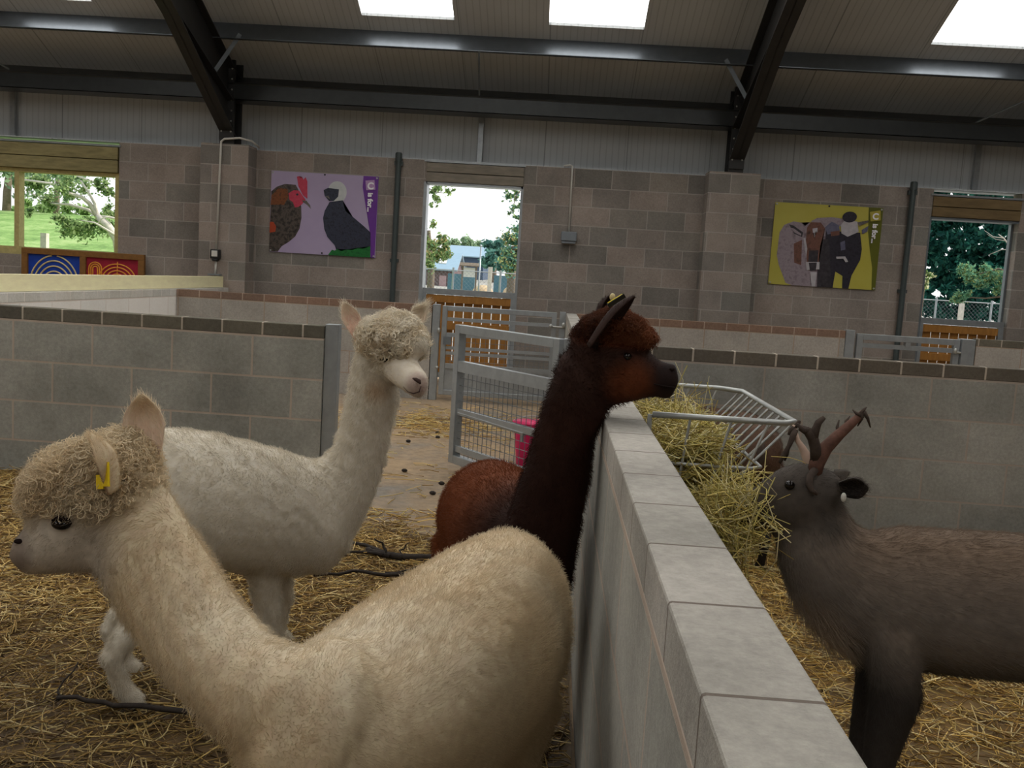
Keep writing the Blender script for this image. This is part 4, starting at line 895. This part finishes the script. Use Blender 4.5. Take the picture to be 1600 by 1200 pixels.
mt['velvet'] = simple('antler_velvet', (74,64,58), .9, 0, 60, .25, .4, .1); mt['rawant'] = simple('raw_red_antler', (98,70,60), .8, 0, 45, .45, .5, .2); mt['bone'] = simple('bare_pale_antler', (206,178,160), .6, 0, 30, .12, .1, .3)
def ear(parent, base, tip, face, width, cols, hair=None, name='ear', seed=5):
    """a cupped leaf: base->tip, 'face' = direction the hollow looks"""
    base = np.array(base, float); tip = np.array(tip, float); ax = tip-base; L = np.linalg.norm(ax); ax = ax/L; f = nrm(np.array(face, float)-ax*np.dot(face, ax)); sd = np.cross(ax, f)
    nu, nv = 14, 9; V = []
    for side in (0, 1):
        for i in range(nu+1):
            t = i/nu; w_ = width*(math.sin(PI*min(1, .16+.84*t)**.75)*.5+.02) if t < 1 else .002
            w_ = width*.5*(.55+.45*math.sin(PI*min(t/.8, 1)*.5+0))*max(0, 1-max(0, (t-.45)/.56)**2.2)+.0015
            for j in range(nv):
                x = j/(nv-1)*2-1; cup = (1-x*x)*w_*.75; th_ = .0045*(1-t*.5)*(1-.75*abs(x)) + .0008
                V.append(base+ax*(t*L)+sd*(x*w_)-f*(cup-(th_ if side == 0 else -th_)) + f*(t*t*.02*L))
    m = nv; F = []; off = (nu+1)*nv
    for i in range(nu):
        for j in range(nv-1):
            a = i*m+j; F.append((a, a+1, a+m+1, a+m)); F.append((off+a+m, off+a+m+1, off+a+1, off+a))
        for j in (0, nv-1):
            a = i*m+j; q_ = (a, a+m, off+a+m, off+a); F.append(q_ if j == 0 else q_[::-1])
    F.append(tuple(nu*m+j for j in range(nv))+tuple(off+nu*m+j for j in range(nv-1, -1, -1)))
    F.append(tuple(j for j in range(nv-1, -1, -1))+tuple(off+j for j in range(nv)))
    me = bpy.data.meshes.new(name); me.from_pydata([tuple(p) for p in V], [], F); me.polygons.foreach_set('use_smooth', [True]*len(me.polygons))
    a = me.color_attributes.new('col', 'FLOAT_COLOR', 'POINT'); inn, outc, tipc = [np.array(lin(c)) for c in cols]
    cl = []
    for k in range(len(V)):
        t = ((k % off)//m)/nu; c = inn if k < off else outc; cl.append(c*(1-t**3)+tipc*t**3)
    a.data.foreach_set('color', np.concatenate([np.array(cl), np.ones((len(V), 1))], 1).astype(np.float32).ravel()); me.materials.append(mt['skin'])
    o = bpy.data.objects.new(name, me); COL.objects.link(o); adopt(o, parent)
    if hair:
        n_, hl, hcol, hm = hair; bb = Body(); bb.spine = [(base, ax, 'e', 1.), (tip, ax, 'e', 1.)]; hb_ = np.array(lin(hcol))
        coat(bb, me, 'ear_hair', n_, lambda P, i: np.full(len(P), hl)*(.5+np.clip(np.linalg.norm(P-base, axis=1)/L, 0, 1)), .75, lambda P, N, i: np.tile(hb_, (len(P), 1)), hm, o, seed, .0003, 3)
    return o
def finish(root, body, me, colour, mat=None):
    me.name = 'body'; paint(me, body, colour); me.materials.clear(); me.materials.append(mat or mt['skin']); me.polygons.foreach_set('use_smooth', [True]*len(me.polygons))
    o = bpy.data.objects.new('body', me); COL.objects.link(o); adopt(o, root); return o
def eye(root, c, r, lids=None):
    return MB().ball(c, r, 16, 10).build('eye', mt['eye'], root, True)
def hind(B, hip, sgn_f, ground=.02, s=1.0, side=(0,0,0), r=1.0):
    """hind leg: hip point, forward unit vector"""
    f = np.array(sgn_f, float); h = np.array(hip, float); z = h[2]; P = lambda fx, zz: (h[0]+f[0]*fx*s, h[1]+f[1]*fx*s, zz)
    B.limb([P(0,z), P(.07,z*.78), P(.06,z*.62), P(-.05,z*.46), P(-.085,z*.36), P(-.06,z*.22), P(-.045,ground+.05), P(-.01,ground+.012)], [.10*r,.085*r,.06*r,.04*r,.034*r,.026*r,.028*r,.03*r])
def fore(B, sh, sgn_f, ground=.02, s=1.0, r=1.0):
    f = np.array(sgn_f, float); h = np.array(sh, float); z = h[2]; P = lambda fx, zz: (h[0]+f[0]*fx*s, h[1]+f[1]*fx*s, zz)
    B.limb([P(0,z), P(-.02,z*.75), P(.0,z*.52), P(.005,z*.40), P(0,z*.25), P(.0,ground+.05), P(.025,ground+.012)], [.070*r,.068*r,.046*r,.042*r,.030*r,.030*r,.032*r])

cream = np.array(lin((206,192,166))); creamw = np.array(lin((222,214,198))); tan = np.array(lin((196,170,130))); greyc = np.array(lin((178,170,160))); pinkn = np.array(lin((150,122,110))); dnose = np.array(lin((112,98,92)))
def near_c(P, c, r): return np.clip(1-np.linalg.norm(P-np.array(c), axis=1)/r, 0, 1)
def mixc(c, d, w): return c*(1-w[:, None])+d*w[:, None]

# ---- the near cream alpaca
A = Body()
trA = [((-.160,1.955,.64),.07,.05),((-.168,1.90,.645),.135,.095),((-.195,1.78,.645),.18,.135),((-.245,1.63,.63),.195,.155),((-.32,1.49,.61),.19,.158),((-.395,1.36,.60),.17,.145),((-.435,1.27,.615),.14,.118),((-.465,1.20,.64),.10,.08)]
A.loft([(c, np.array((0,0,a)), b) for c, a, b in trA], flow=-1)
A.px([(620,1010,570,1260,1.38,.07),(530,1008,446,1230,1.25,.098),(466,1017,366,1156,1.26,.076),(408,985,292,1085,1.30,.066),(358,925,240,1030,1.35,.060),(306,845,198,965,1.40,.056),(250,755,162,900,1.44,.056)], flow=-1, part='neck')
A.lump(at(36,846,1.415), (.016,.026,.014)); A.lump(at(34,868,1.415), (.020,.026,.016)); A.lump(at(52,888,1.42), (.022,.022,.013))
A.px([(238,715,200,888,1.45,.050),(190,680,160,893,1.45,.064),(130,700,118,895,1.44,.066),(85,760,85,896,1.43,.055),(52,812,60,894,1.42,.040),(36,828,40,888,1.42,.032),(22,842,26,880,1.42,.018)], flow=1, part='head')
A.lump(at(130,758,1.45), (.078,.074,.050), part='top'); A.lump(at(180,725,1.45), (.055,.062,.038), part='top'); A.lump(at(82,790,1.44), (.040,.060,.036), part='top')
fA = nrm((-.49,-.87,0)); lat = np.array((-fA[1], fA[0], 0))
for sgn in (1, -1):
    hind(A, np.array((-.205,1.77,.53))+lat*sgn*.060, fA, .03, .9, r=.85); fore(A, np.array((-.42,1.33,.46))+lat*sgn*.060, fA, .03, .9, r=.8)
meA = A.skin(.009, 14)
rootA = empty('alpaca', (-.32,1.5,.03), 'nearest alpaca, cream and freshly shorn, with a yellow ear tag, facing left', 'alpaca')
hA = at(120,820,1.43); noseA = at(22,860,1.40); crownA = at(130,735,1.45); earA = at(210,800,1.45)
def ridA(P):
    nk = np.clip((-.52-P[:, 0])/.06, 0, 1); w1 = np.sin(P @ np.array((150,40,125.))+2.2*vnoise(P, 9, 8)); w2 = np.sin(P @ np.array((95,-70,25.))+2.6*vnoise(P, 10, 9))
    return nk*w1+(1-nk)*w2*.8
def colA(P, N, ids):
    c = np.tile(cream, (len(P), 1)); c = mixc(c, creamw, np.clip(N[:, 2]*.7, 0, 1)*.5); c = mixc(c, tan, np.clip(.42+.45*vnoise(P, 9, 3), 0, .55))  # up-facing fleece is paler: light from above put into the colour
    c = c*(1+.07*ridA(P)*(near_c(P, crownA, .2) == 0))[:, None]; c = mixc(c, tan*.9, near_c(P, at(110,785,1.40), .06)*.6); c = mixc(c, greyc, np.clip(near_c(P, at(110,860,1.40), .11)*1.4, 0, .7)); c = mixc(c, dnose, np.clip(near_c(P, noseA, .048)*1.8, 0, .75)); c = mixc(c, dnose*.5, np.clip(near_c(P, at(26,838,1.41), .017)*1.6, 0, .8))
    return c
curlbump(meA, crownA, .14, .007, 85, at(100,795,1.44)[2])
bodyA = finish(rootA, A, meA, colA)
def regA(P): return np.where(near_c(P, noseA, .05) > .2, .15, 1)*np.where(near_c(P, at(96,818,1.385), .024) > 0, 0, 1)
def lenA(P, ids):
    L = np.full(len(P), .013); L = np.where(near_c(P, crownA, .14) > 0, .013+.014*np.clip(near_c(P, crownA, .14)*1.8, 0, 1)*np.clip((P[:, 2]-hA[2]+.03)/.04, 0, 1), L)
    L = L*(1+.30*ridA(P)*(near_c(P, crownA, .2) == 0)); return L*np.where(near_c(P, at(70,860,1.4), .085) > 0, .45, 1)
coat(A, meA, 'fleece', 120000, lenA, .5, colA, mt['fleece'], rootA, 2, .00032, 4, .10, 26, regA)
coat(A, meA, 'curly_locks', 2600, lambda P, i: .018+.014*near_c(P, crownA, .13), .2, lambda P, N, i: mixc(np.tile(cream*1.3, (len(P), 1)), tan*1.2, np.clip(.2+.7*vnoise(P, 34, 4), 0, .85)), mt['fleece'], rootA, 25, .0013, 8, .28, 60,
     lambda P: np.clip(near_c(P, crownA, .135)*3, 0, 1)*np.clip((P[:, 2]-at(100,795,1.44)[2])/.02, 0, 1))
coat(A, meA, 'topknot', 9000, lambda P, i: .016+.014*near_c(P, crownA, .13), .12, lambda P, N, i: mixc(np.tile(cream*1.05, (len(P), 1)), tan*1.02, np.clip(.25+.6*vnoise(P, 30, 4), 0, .8)), mt['fleece'], rootA, 12, .00036, 5, .25, 75,
     lambda P: np.clip(near_c(P, crownA, .135)*3, 0, 1)*np.clip((P[:, 2]-at(100,800,1.44)[2])/.03, 0, 1))
e1 = ear(rootA, at(170,765,1.385), at(140,678,1.355), (-.85,-.45,.1), .060, ((160,128,108),(210,190,160),(206,184,152)), (1500,.008,(226,206,172),mt['fleece']), seed=31)
e2 = ear(rootA, at(229,722,1.47), at(221,616,1.48), (.15,-1,.05), .066, ((226,200,178),(232,216,188),(214,192,158)), (1500,.009,(232,216,190),mt['fleece']), seed=32)
MB().bar(at(164,722,1.36), at(165,760,1.355), .020, .003, (-.6,-.8,0)).build('ear_tag', mt['tag'], rootA); MB().bar(at(156,742,1.372), at(157,764,1.37), .012, .003, (-.2,-1,0)).build('ear_tag', mt['tag'], rootA)
eye(rootA, at(96,818,1.377), (.015,.012,.010))
MB().tube([at(82,813,1.374), at(92,809,1.366), at(104,811,1.368), at(111,818,1.376)], [.002,.004,.004,.002], 6).build('eyelid', mt['mouth'], rootA, True)
for (u, v) in ((30,846),): MB().ball(at(u,v,1.393), (.0085,.005,.004), 10, 6).build('nostril', mt['mouth'], rootA, True)
MB().tube([at(19,872,1.405), at(30,877,1.395), at(44,880,1.39), at(54,880,1.388)], [.001,.0016,.0014,.0006], 6).build('mouth', mt['mouth'], rootA, True)

# ---- the white alpaca in front of the grey wall
Bq = Body()
Bq.px([(168,780,165,850,2.60,.05),(182,720,188,872,2.62,.115),(215,685,222,884,2.66,.15),(262,668,275,890,2.72,.168),(330,675,335,890,2.80,.170),(400,692,400,896,2.88,.162),(455,708,450,898,2.95,.150),(500,722,505,892,3.00,.125),(528,740,542,862,3.03,.085)], flow=-1)
Bq.px([(452,722,500,892,2.99,.13),(492,722,548,846,3.01,.098),(520,700,578,790,3.02,.078),(534,658,600,728,3.02,.064),(543,612,613,668,3.01,.057),(550,575,622,628,3.0,.055),(558,540,622,600,2.99,.05)], flow=-1, part='neck')
def P3(u, v, Y): return at(u, v, Y)
hd = [(P3(590,545,3.03),.058,.058),(P3(608,553,2.98),.070,.066),(P3(622,567,2.93),.062,.058),(P3(636,584,2.88),.052,.048),(P3(646,594,2.845),.046,.043),(P3(653,599,2.82),.040,.037),(P3(657,602,2.80),.024,.023)]
Bq.loft([(c, np.array((0,0,a)), b) for c, a, b in hd], flow=1, part='head')
Bq.lump(P3(657,590,2.815), (.020,.022,.016)); Bq.lump(P3(652,616,2.82), (.022,.02,.013))
Bq.lump(P3(612,528,2.95), (.098,.085,.060), part='top'); Bq.lump(P3(648,540,2.91), (.045,.055,.04), part='top')
for c, s in ((( -1.235,2.56,.52),1), ((-1.33,2.76,.52),-1)): hind(Bq, c, nrm((.55,.45,0)), .03, .95, r=.95)
fore(Bq, (-.98,2.90,.50), nrm((.55,.45,0)), .03, .8, r=1.0); fore(Bq, (-.985,3.06,.50), nrm((.8,.3,0)), .03, 1.0, r=.92)
meB = Bq.skin(.010, 7)
rootB = empty('alpaca', (-1.15,2.8,.03), 'white shorn alpaca with curly fringe standing by the end post of the grey wall', 'alpaca')
noseB = P3(652,600,2.805); crB = P3(612,525,2.95); faceB = P3(635,585,2.86)
whB = np.array(lin((222,214,198))); shB = np.array(lin((200,191,174))); 
def colB(P, N, ids):
    c = np.tile(whB, (len(P), 1)); c = mixc(c, shB, np.clip(.45+.6*vnoise(P, 8, 5), 0, .8)); c = mixc(c, np.array(lin((204,184,144))), near_c(P, crB, .13)*.5); c = mixc(c, np.array(lin((176,138,88))), near_c(P, P3(588,610,2.96), .05)*.8)
    c = mixc(c, np.array(lin((226,214,196))), np.clip(near_c(P, faceB, .09)*1.5, 0, .8)); c = mixc(c, np.array(lin((176,150,140))), np.clip(near_c(P, noseB, .045)*1.6, 0, .7)); return c
curlbump(meB, crB, .13, .011, 110, P3(620,556,2.93)[2])
finish(rootB, Bq, meB, colB)
def lenB(P, ids):
    L = np.full(len(P), .013); rid = np.sin(P @ np.array((75,40,95.))+2.2*vnoise(P, 12, 6)); L = L*(1+.28*rid); return L*np.where(near_c(P, faceB, .085) > 0, .35, 1)
coat(Bq, meB, 'fleece', 90000, lenB, .5, colB, mt['fleece'], rootB, 3, .0005, 3, .1, 50, lambda P: np.where(near_c(P, faceB, .075) > .1, .4, 1))
coat(Bq, meB, 'curly_locks', 1900, lambda P, i: .020+.018*near_c(P, crB, .12), .2, lambda P, N, i: mixc(np.tile(whB*1.2, (len(P), 1)), np.array(lin((200,180,144))), np.clip(.15+.9*vnoise(P, 70, 4), 0, .8)), mt['fleece'], rootB, 23, .0034, 9, .45, 60,
     lambda P: np.clip(near_c(P, crB, .125)*3, 0, 1)*np.clip((P[:, 2]-P3(620,556,2.93)[2])/.01, 0, 1))
coat(Bq, meB, 'topknot', 2000, lambda P, i: .026+.018*near_c(P, crB, .12), .0, lambda P, N, i: mixc(np.tile(whB*.96, (len(P), 1)), np.array(lin((214,184,134))), np.clip(.25+.7*vnoise(P, 40, 4), 0, .8)), mt['fleece'], rootB, 13, .0006, 5, .42, 95,
     lambda P: np.clip(near_c(P, crB, .125)*3, 0, 1)*np.clip((P[:, 2]-P3(620,552,2.93)[2])/.02, 0, 1))
ear(rootB, P3(566,532,2.99), P3(536,472,3.0), (.45,-.9,.0), .058, ((214,176,156),(232,222,202),(230,214,190)), (1100,.014,(232,222,202),mt['fleece']), seed=33)
ear(rootB, P3(640,515,3.02), P3(664,476,3.06), (.5,-.8,.2), .056, ((226,206,186),(232,222,202),(230,214,190)), (1300,.022,(232,222,202),mt['fleece']), seed=34)
eye(rootB, P3(601,560,2.888), (.015,.012,.012)); eye(rootB, P3(645,560,2.90), (.010,.010,.010))
mt['taupe'] = simple('taupe_nostril', (74,58,54), .9, 0, 30, .1, 0, .1)
for (u, v, Y) in ((652,594,2.782),): MB().tube([P3(u-7,v-3,Y+.008), P3(u-2,v-1,Y), P3(u+3,v+2,Y-.001), P3(u+5,v+6,Y+.001)], [.002,.006,.0065,.002], 8).build('nostril', mt['taupe'], rootB, True)
MB().tube([P3(630,604,2.815), P3(637,612,2.797), P3(646,615,2.783), P3(655,612,2.777), P3(658,603,2.777)], [.0006,.0012,.002,.0022,.0012], 6).build('mouth', mt['taupe'], rootB, True)

# ---- the brown alpaca with its head over the pen wall
Cq = Body()
trC = [((-.125,2.305,.57),.11,.065),((-.15,2.38,.575),.155,.10),((-.185,2.50,.58),.175,.135),((-.235,2.64,.58),.182,.155),((-.285,2.78,.585),.18,.158),((-.325,2.89,.575),.155,.128),((-.345,2.96,.56),.10,.08)]
Cq.loft([(c, np.array((0,0,a)), b) for c, a, b in trC], flow=1)
Cq.px([(775,870,880,985,2.37,.10),(792,815,895,900,2.36,.088),(808,765,908,815,2.35,.078),(825,712,922,748,2.34,.070),(842,655,938,685,2.33,.066),(860,600,948,648,2.32,.063),(878,550,950,632,2.32,.060)], flow=-1, part='neck')
Cq.px([(892,520,932,645,2.32,.052),(922,500,952,636,2.32,.062),(955,498,975,630,2.32,.062),(985,520,993,627,2.32,.054),(1010,546,1010,622,2.32,.042),(1030,562,1030,620,2.32,.035),(1046,568,1046,618,2.32,.030),(1057,577,1055,610,2.32,.018)], flow=1, part='head')
Cq.lump(at(1048,576,2.32), (.018,.022,.014)); Cq.lump(at(1051,598,2.32), (.016,.022,.011)); Cq.lump(at(1040,617,2.32), (.020,.020,.011))
Cq.lump(at(955,516,2.32), (.074,.064,.036), part='top'); Cq.lump(at(995,530,2.32), (.042,.050,.026), part='top')
fC = nrm((.33,-.94,0)); latC = np.array((-fC[1], fC[0], 0))
for sgn in (1, -1):
    hind(Cq, np.array((-.30,2.82,.52))+latC*sgn*.075, fC, .03, .9, r=.92); fore(Cq, np.array((-.165,2.42,.50))+latC*sgn*.06, fC, .03, .9, r=.85)
for i, p in enumerate(Cq.v):
    if p[2] < .97 and p[0] > -.022: Cq.v[i] = np.array((-.022-.0*(p[0]), p[1], p[2]))
meC = Cq.skin(.009, 7)
rootC = empty('alpaca', (-.24,2.6,.03), 'dark brown alpaca stretching its head over the central pen wall', 'alpaca')
dkC = np.array(lin((46,25,17))); rdC = np.array(lin((120,64,32))); mzC = np.array(lin((34,22,20))); crC = at(965,505,2.32)
def colC(P, N, ids):
    w_ = np.clip((P[:, 1]-2.40)/.22, 0, 1)*.85; c = mixc(np.tile(dkC, (len(P), 1)), rdC, np.clip(w_+.12*vnoise(P, 14, 2), 0, 1)); c = mixc(c, np.array(lin((150,76,36))), np.clip(near_c(P, crC, .13)*1.6, 0, .9)*np.clip((P[:, 2]-at(960,545,2.32)[2])/.03, 0, 1))
    c = mixc(c, np.array(lin((104,54,28))), np.clip(near_c(P, at(985,600,2.27), .075)*1.3, 0, .8)); c = mixc(c, mzC, np.clip(near_c(P, at(1050,592,2.30), .060)*2.2, 0, 1)); return c
curlbump(meC, crC, .13, .007, 110, at(960,540,2.30)[2])
finish(rootC, Cq, meC, colC)
coat(Cq, meC, 'fleece', 80000, lambda P, i: np.where(near_c(P, at(1020,595,2.30), .085) > 0, .005, .013), .4, colC, mt['fleece'], rootC, 4, .0004, 3, .12, 50, lambda P: np.where(near_c(P, at(1050,592,2.30), .05) > 0, .1, 1))
def tkC(P, N, i): return mixc(np.tile(np.array(lin((124,74,48))), (len(P), 1)), dkC*1.3, np.clip(.22+.8*vnoise(P, 40, 4)+np.clip((at(945,520,2.3)[0]-P[:, 0])/.03, 0, 1)*.5+np.clip((at(960,525,2.3)[2]-P[:, 2])/.035, 0, 1)*.6, 0, .95))
coat(Cq, meC, 'curly_locks', 900, lambda P, i: .012+.014*near_c(P, crC, .12), .25, tkC, mt['fleece'], rootC, 24, .0018, 8, .4, 60,
     lambda P: np.clip(near_c(P, crC, .125)*3, 0, 1)*np.clip((P[:, 2]-at(960,540,2.30)[2])/.02, 0, 1))
coat(Cq, meC, 'topknot', 8000, lambda P, i: .013+.012*near_c(P, crC, .12), .2, tkC, mt['fleece'], rootC, 14, .0005, 5, .35, 80,
     lambda P: np.clip(near_c(P, crC, .125)*3, 0, 1)*np.clip((P[:, 2]-at(960,540,2.30)[2])/.02, 0, 1))
ear(rootC, at(926,545,2.245), at(990,462,2.225), (.8,-.3,.3), .062, ((30,18,14),(46,26,18),(40,22,16)), (900,.007,(48,27,18),mt['fleece']), seed=35)
ear(rootC, at(938,508,2.37), at(952,462,2.38), (.8,-.3,.2), .050, ((30,18,14),(46,26,18),(40,22,16)), (700,.007,(48,27,18),mt['fleece']), seed=36)
MB().bar(at(950,478,2.20), at(976,461,2.20), .004, .012, (.4,-.3,.8)).build('ear_tag', mt['blackp'], rootC); MB().bar(at(950,474,2.198), at(975,459,2.198), .002, .004, (.4,-.3,.8)).build('ear_tag', mt['tag'], rootC)
MB().ball(at(957,464,2.34), (.007,.006,.009)).build('ear_tag', simple('pale_ear_tag', (226,206,150), .4), rootC)
eye(rootC, at(980,557,2.268), (.011,.009,.0095))
MB().ball(at(1050,577,2.300), (.007,.006,.004), 10, 6).build('nostril', mt['mouth'], rootC, True)
MB().tube([at(1056,606,2.298), at(1040,604,2.285), at(1022,600,2.28)], [.002,.003,.0015], 6).build('mouth', mt['mouth'], rootC, True)

# ---- the reindeer eating at the rack
D = Body()
YD = 2.1
D.px([(1308,768,1210,838,YD,.055),(1322,798,1218,885,YD,.070),(1338,822,1240,940,YD,.088),(1368,832,1282,985,YD,.108),(1415,824,1345,1030,YD,.128),(1480,829,1450,1046,YD,.142),(1560,834,1552,1055,YD,.152),(1650,840,1645,1060,YD,.150),(1740,848,1735,1052,YD,.142),(1815,868,1805,1020,YD,.115),(1855,905,1845,980,YD,.06)], flow=1)
D.px([(1312,742,1280,822,YD,.050),(1285,730,1255,832,YD,.060),(1250,722,1228,836,YD,.060),(1222,730,1206,832,YD,.050),(1195,748,1185,826,YD,.040),(1172,768,1165,822,YD,.034),(1155,782,1150,818,YD,.028),(1144,792,1142,812,YD,.016)], flow=-1, part='head')
xs_ = at(1395,960,YD)
fore(D, (at(1398,960,2.02)[0], 2.02, .60), (-1,0,0), .03, 1., r=.80); fore(D, (at(1372,960,2.19)[0], 2.19, .60), (-1,0,0), .03, 1., r=.80)
hind(D, (at(1800,960,2.03)[0], 2.03, .60), (-1,0,0), .03, 1.1, r=.95); hind(D, (at(1790,960,2.17)[0], 2.17, .60), (-1,0,0), .03, 1.1, r=.95)
meD = D.skin(.010, 7)
rootD = empty('reindeer', (.95,2.1,.03), 'dark grey brown reindeer with ragged antlers feeding at the hay rack', 'reindeer')
gD = np.array(lin((112,103,95))); bD = np.array(lin((110,88,68))); lgD = np.array(lin((44,40,38))); paleD = np.array(lin((158,138,116))); hdD = np.array(lin((74,67,61)))
def colD(P, N, ids):
    c = np.tile(gD, (len(P), 1)); c = mixc(c, bD, np.clip(N[:, 2]*1.2, 0, 1)*.7); c = mixc(c, lgD, np.clip((.57-P[:, 2])/.10, 0, 1)*.92); c = mixc(c, hdD, np.clip((at(1330,800,YD)[0]-P[:, 0])/.05, 0, 1)*np.clip((P[:, 2]-at(1250,850,YD)[2])/.05, 0, 1))
    c = mixc(c, lgD*1.2, np.clip(near_c(P, at(1150,800,YD), .06)*1.6, 0, .8)); c = mixc(c, paleD, np.clip(near_c(P, at(1275,975,YD), .115)*1.4, 0, .9)); return c*(1+.12*vnoise(P, 16, 7))[:, None]
finish(rootD, D, meD, colD)
def lenD(P, ids): return .017+.052*np.clip(near_c(P, at(1280,970,YD), .11)*1.6, 0, 1)-.009*np.clip((at(1300,800,YD)[0]-P[:, 0])/.06, 0, 1)*np.clip((P[:, 2]-.74)/.05, 0, 1)-.008*np.clip((.45-P[:, 2])/.05, 0, 1)
coat(D, meD, 'coat', 90000, lenD, .78, colD, mt['fur'], rootD, 6, .00032, 3)
ear(rootD, at(1312,764,2.06), at(1357,762,2.04), (.25,-.75,-.25), .058, ((26,22,22),(84,76,70),(70,62,58)), (700,.008,(78,70,64),mt['fur']), seed=37)
ear(rootD, at(1296,738,2.15), at(1322,742,2.18), (.5,.6,.3), .05, ((50,44,42),(110,104,98),(90,84,80)), (500,.008,(104,98,92),mt['fur']), seed=38)
MB().ball(at(1318,777,2.03), (.006,.005,.010)).build('ear_stud', mt['white'], rootD)
eye(rootD, at(1234,758,2.052), (.011,.009,.010))
ya = 2.08
a1 = MB(); a1.tube([at(1272,740,ya),at(1277,722,ya),at(1290,700,ya),at(1312,678,ya),at(1330,662,ya),at(1343,650,ya+.01),at(1350,641,ya+.02)], [.016,.017,.015,.012,.010,.008,.004], 9, 0)
a1.tube([at(1276,720,ya),at(1274,700,ya-.01),at(1270,684,ya-.015),at(1262,674,ya-.02),at(1250,668,ya-.02)], [.014,.012,.012,.010,.007], 8, 1); a1.tube([at(1271,690,ya-.015),at(1274,672,ya-.02),at(1279,660,ya-.02),at(1288,652,ya-.02)], [.009,.0095,.008,.005], 8, 1)
a1.tube([at(1262,672,ya-.02),at(1254,672,ya-.03),at(1246,662,ya-.03)], [.008,.006,.003], 7, 1)
a1.tube([at(1273,735,ya-.01),at(1266,744,ya-.03),at(1264,757,ya-.04),at(1268,766,ya-.045),at(1277,772,ya-.045)], [.009,.008,.0075,.006,.004], 8, 1)
for p_ in (((1312,678),(1308,668),(1311,656)),((1322,668),(1322,658),(1328,650)),((1345,648),(1338,646),(1332,640)),((1347,645),(1346,655),(1340,666)),((1350,644),(1356,654),(1360,668)),((1345,647),(1350,640),(1354,636)),((1300,690),(1290,696),(1282,698)),((1335,658),(1342,655),(1350,652))):
    a1.tube([at(u,v,ya+.005*i) for i, (u, v) in enumerate(p_)], [.005,.0035,.0012], 6, 1)
a1.build('antler', [mt['rawant'], mt['velvet']], rootD, True)
a2 = MB(); yb2 = 2.16
a2.tube([at(1264,730,yb2),at(1262,716,yb2),at(1254,700,yb2),at(1246,688,yb2),at(1242,674,yb2),at(1241,664,yb2)], [.014,.012,.008,.006,.006,.004], 9, 0)
a2.tube([at(1242,672,yb2),at(1238,684,yb2-.01),at(1232,698,yb2-.01),at(1224,712,yb2-.01),at(1218,724,yb2-.01)], [.008,.007,.005,.006,.003], 7, 1); a2.tube([at(1231,698,yb2),at(1230,710,yb2),at(1226,720,yb2)], [.005,.004,.002], 6, 1); a2.tube([at(1241,668,yb2),at(1236,672,yb2),at(1233,680,yb2)], [.006,.006,.004], 6, 1); a2.tube([at(1240,670,yb2),at(1248,660,yb2),at(1250,657,yb2)], [.006,.005,.003], 6, 1)
a2.build('antler', [mt['bone'], mt['velvet']], rootD, True)

# ---- the second reindeer behind the rack
E_ = Body()
tE = [((.80,4.22,.56),.08,.06),((.815,4.28,.56),.145,.11),((.825,4.40,.56),.17,.135),((.83,4.55,.555),.17,.14),((.83,4.70,.555),.165,.135),((.82,4.82,.56),.15,.115),((.79,4.90,.575),.12,.09),((.72,4.95,.60),.10,.075),((.63,4.95,.62),.085,.06),((.55,4.93,.60),.08,.055),((.47,4.91,.56),.065,.05),((.40,4.90,.52),.05,.04),((.35,4.90,.49),.035,.03)]
E_.loft([(c, np.array((0,0,a)), b) for c, a, b in tE], flow=-1)
for sx_ in (-.065,.065): hind(E_, (.82+sx_,4.36,.52), (0,1,0), .03, .9, r=.8); fore(E_, (.82+sx_,4.76,.52), (0,1,0), .03, .9, r=.72)
meE = E_.skin(.012, 6)
rootE = empty('reindeer', (.82,4.5,.03), 'brown reindeer seen from behind in the shadow beyond the hay rack', 'reindeer')
def colE(P, N, ids): return mixc(np.tile(np.array(lin((84,62,48))), (len(P), 1)), lgD, np.clip((.50-P[:, 2])/.10, 0, 1))
finish(rootE, E_, meE, colE); coat(E_, meE, 'coat', 18000, lambda P, i: np.full(len(P), .016), .75, colE, mt['fur'], rootE, 8, .0005, 3)
ear(rootE, (.56,4.89,.67), (.60,4.83,.70), (-.5,-.7,.2), .04, ((40,34,30),(84,62,48),(70,54,44))); MB().ball((.47,4.868,.60), .010).build('eye', mt['eye'], rootE, True)
MB().ball((.815,4.205,.60), (.02,.025,.055), 10, 8).build('tail', mt['velvet'], rootE, True)
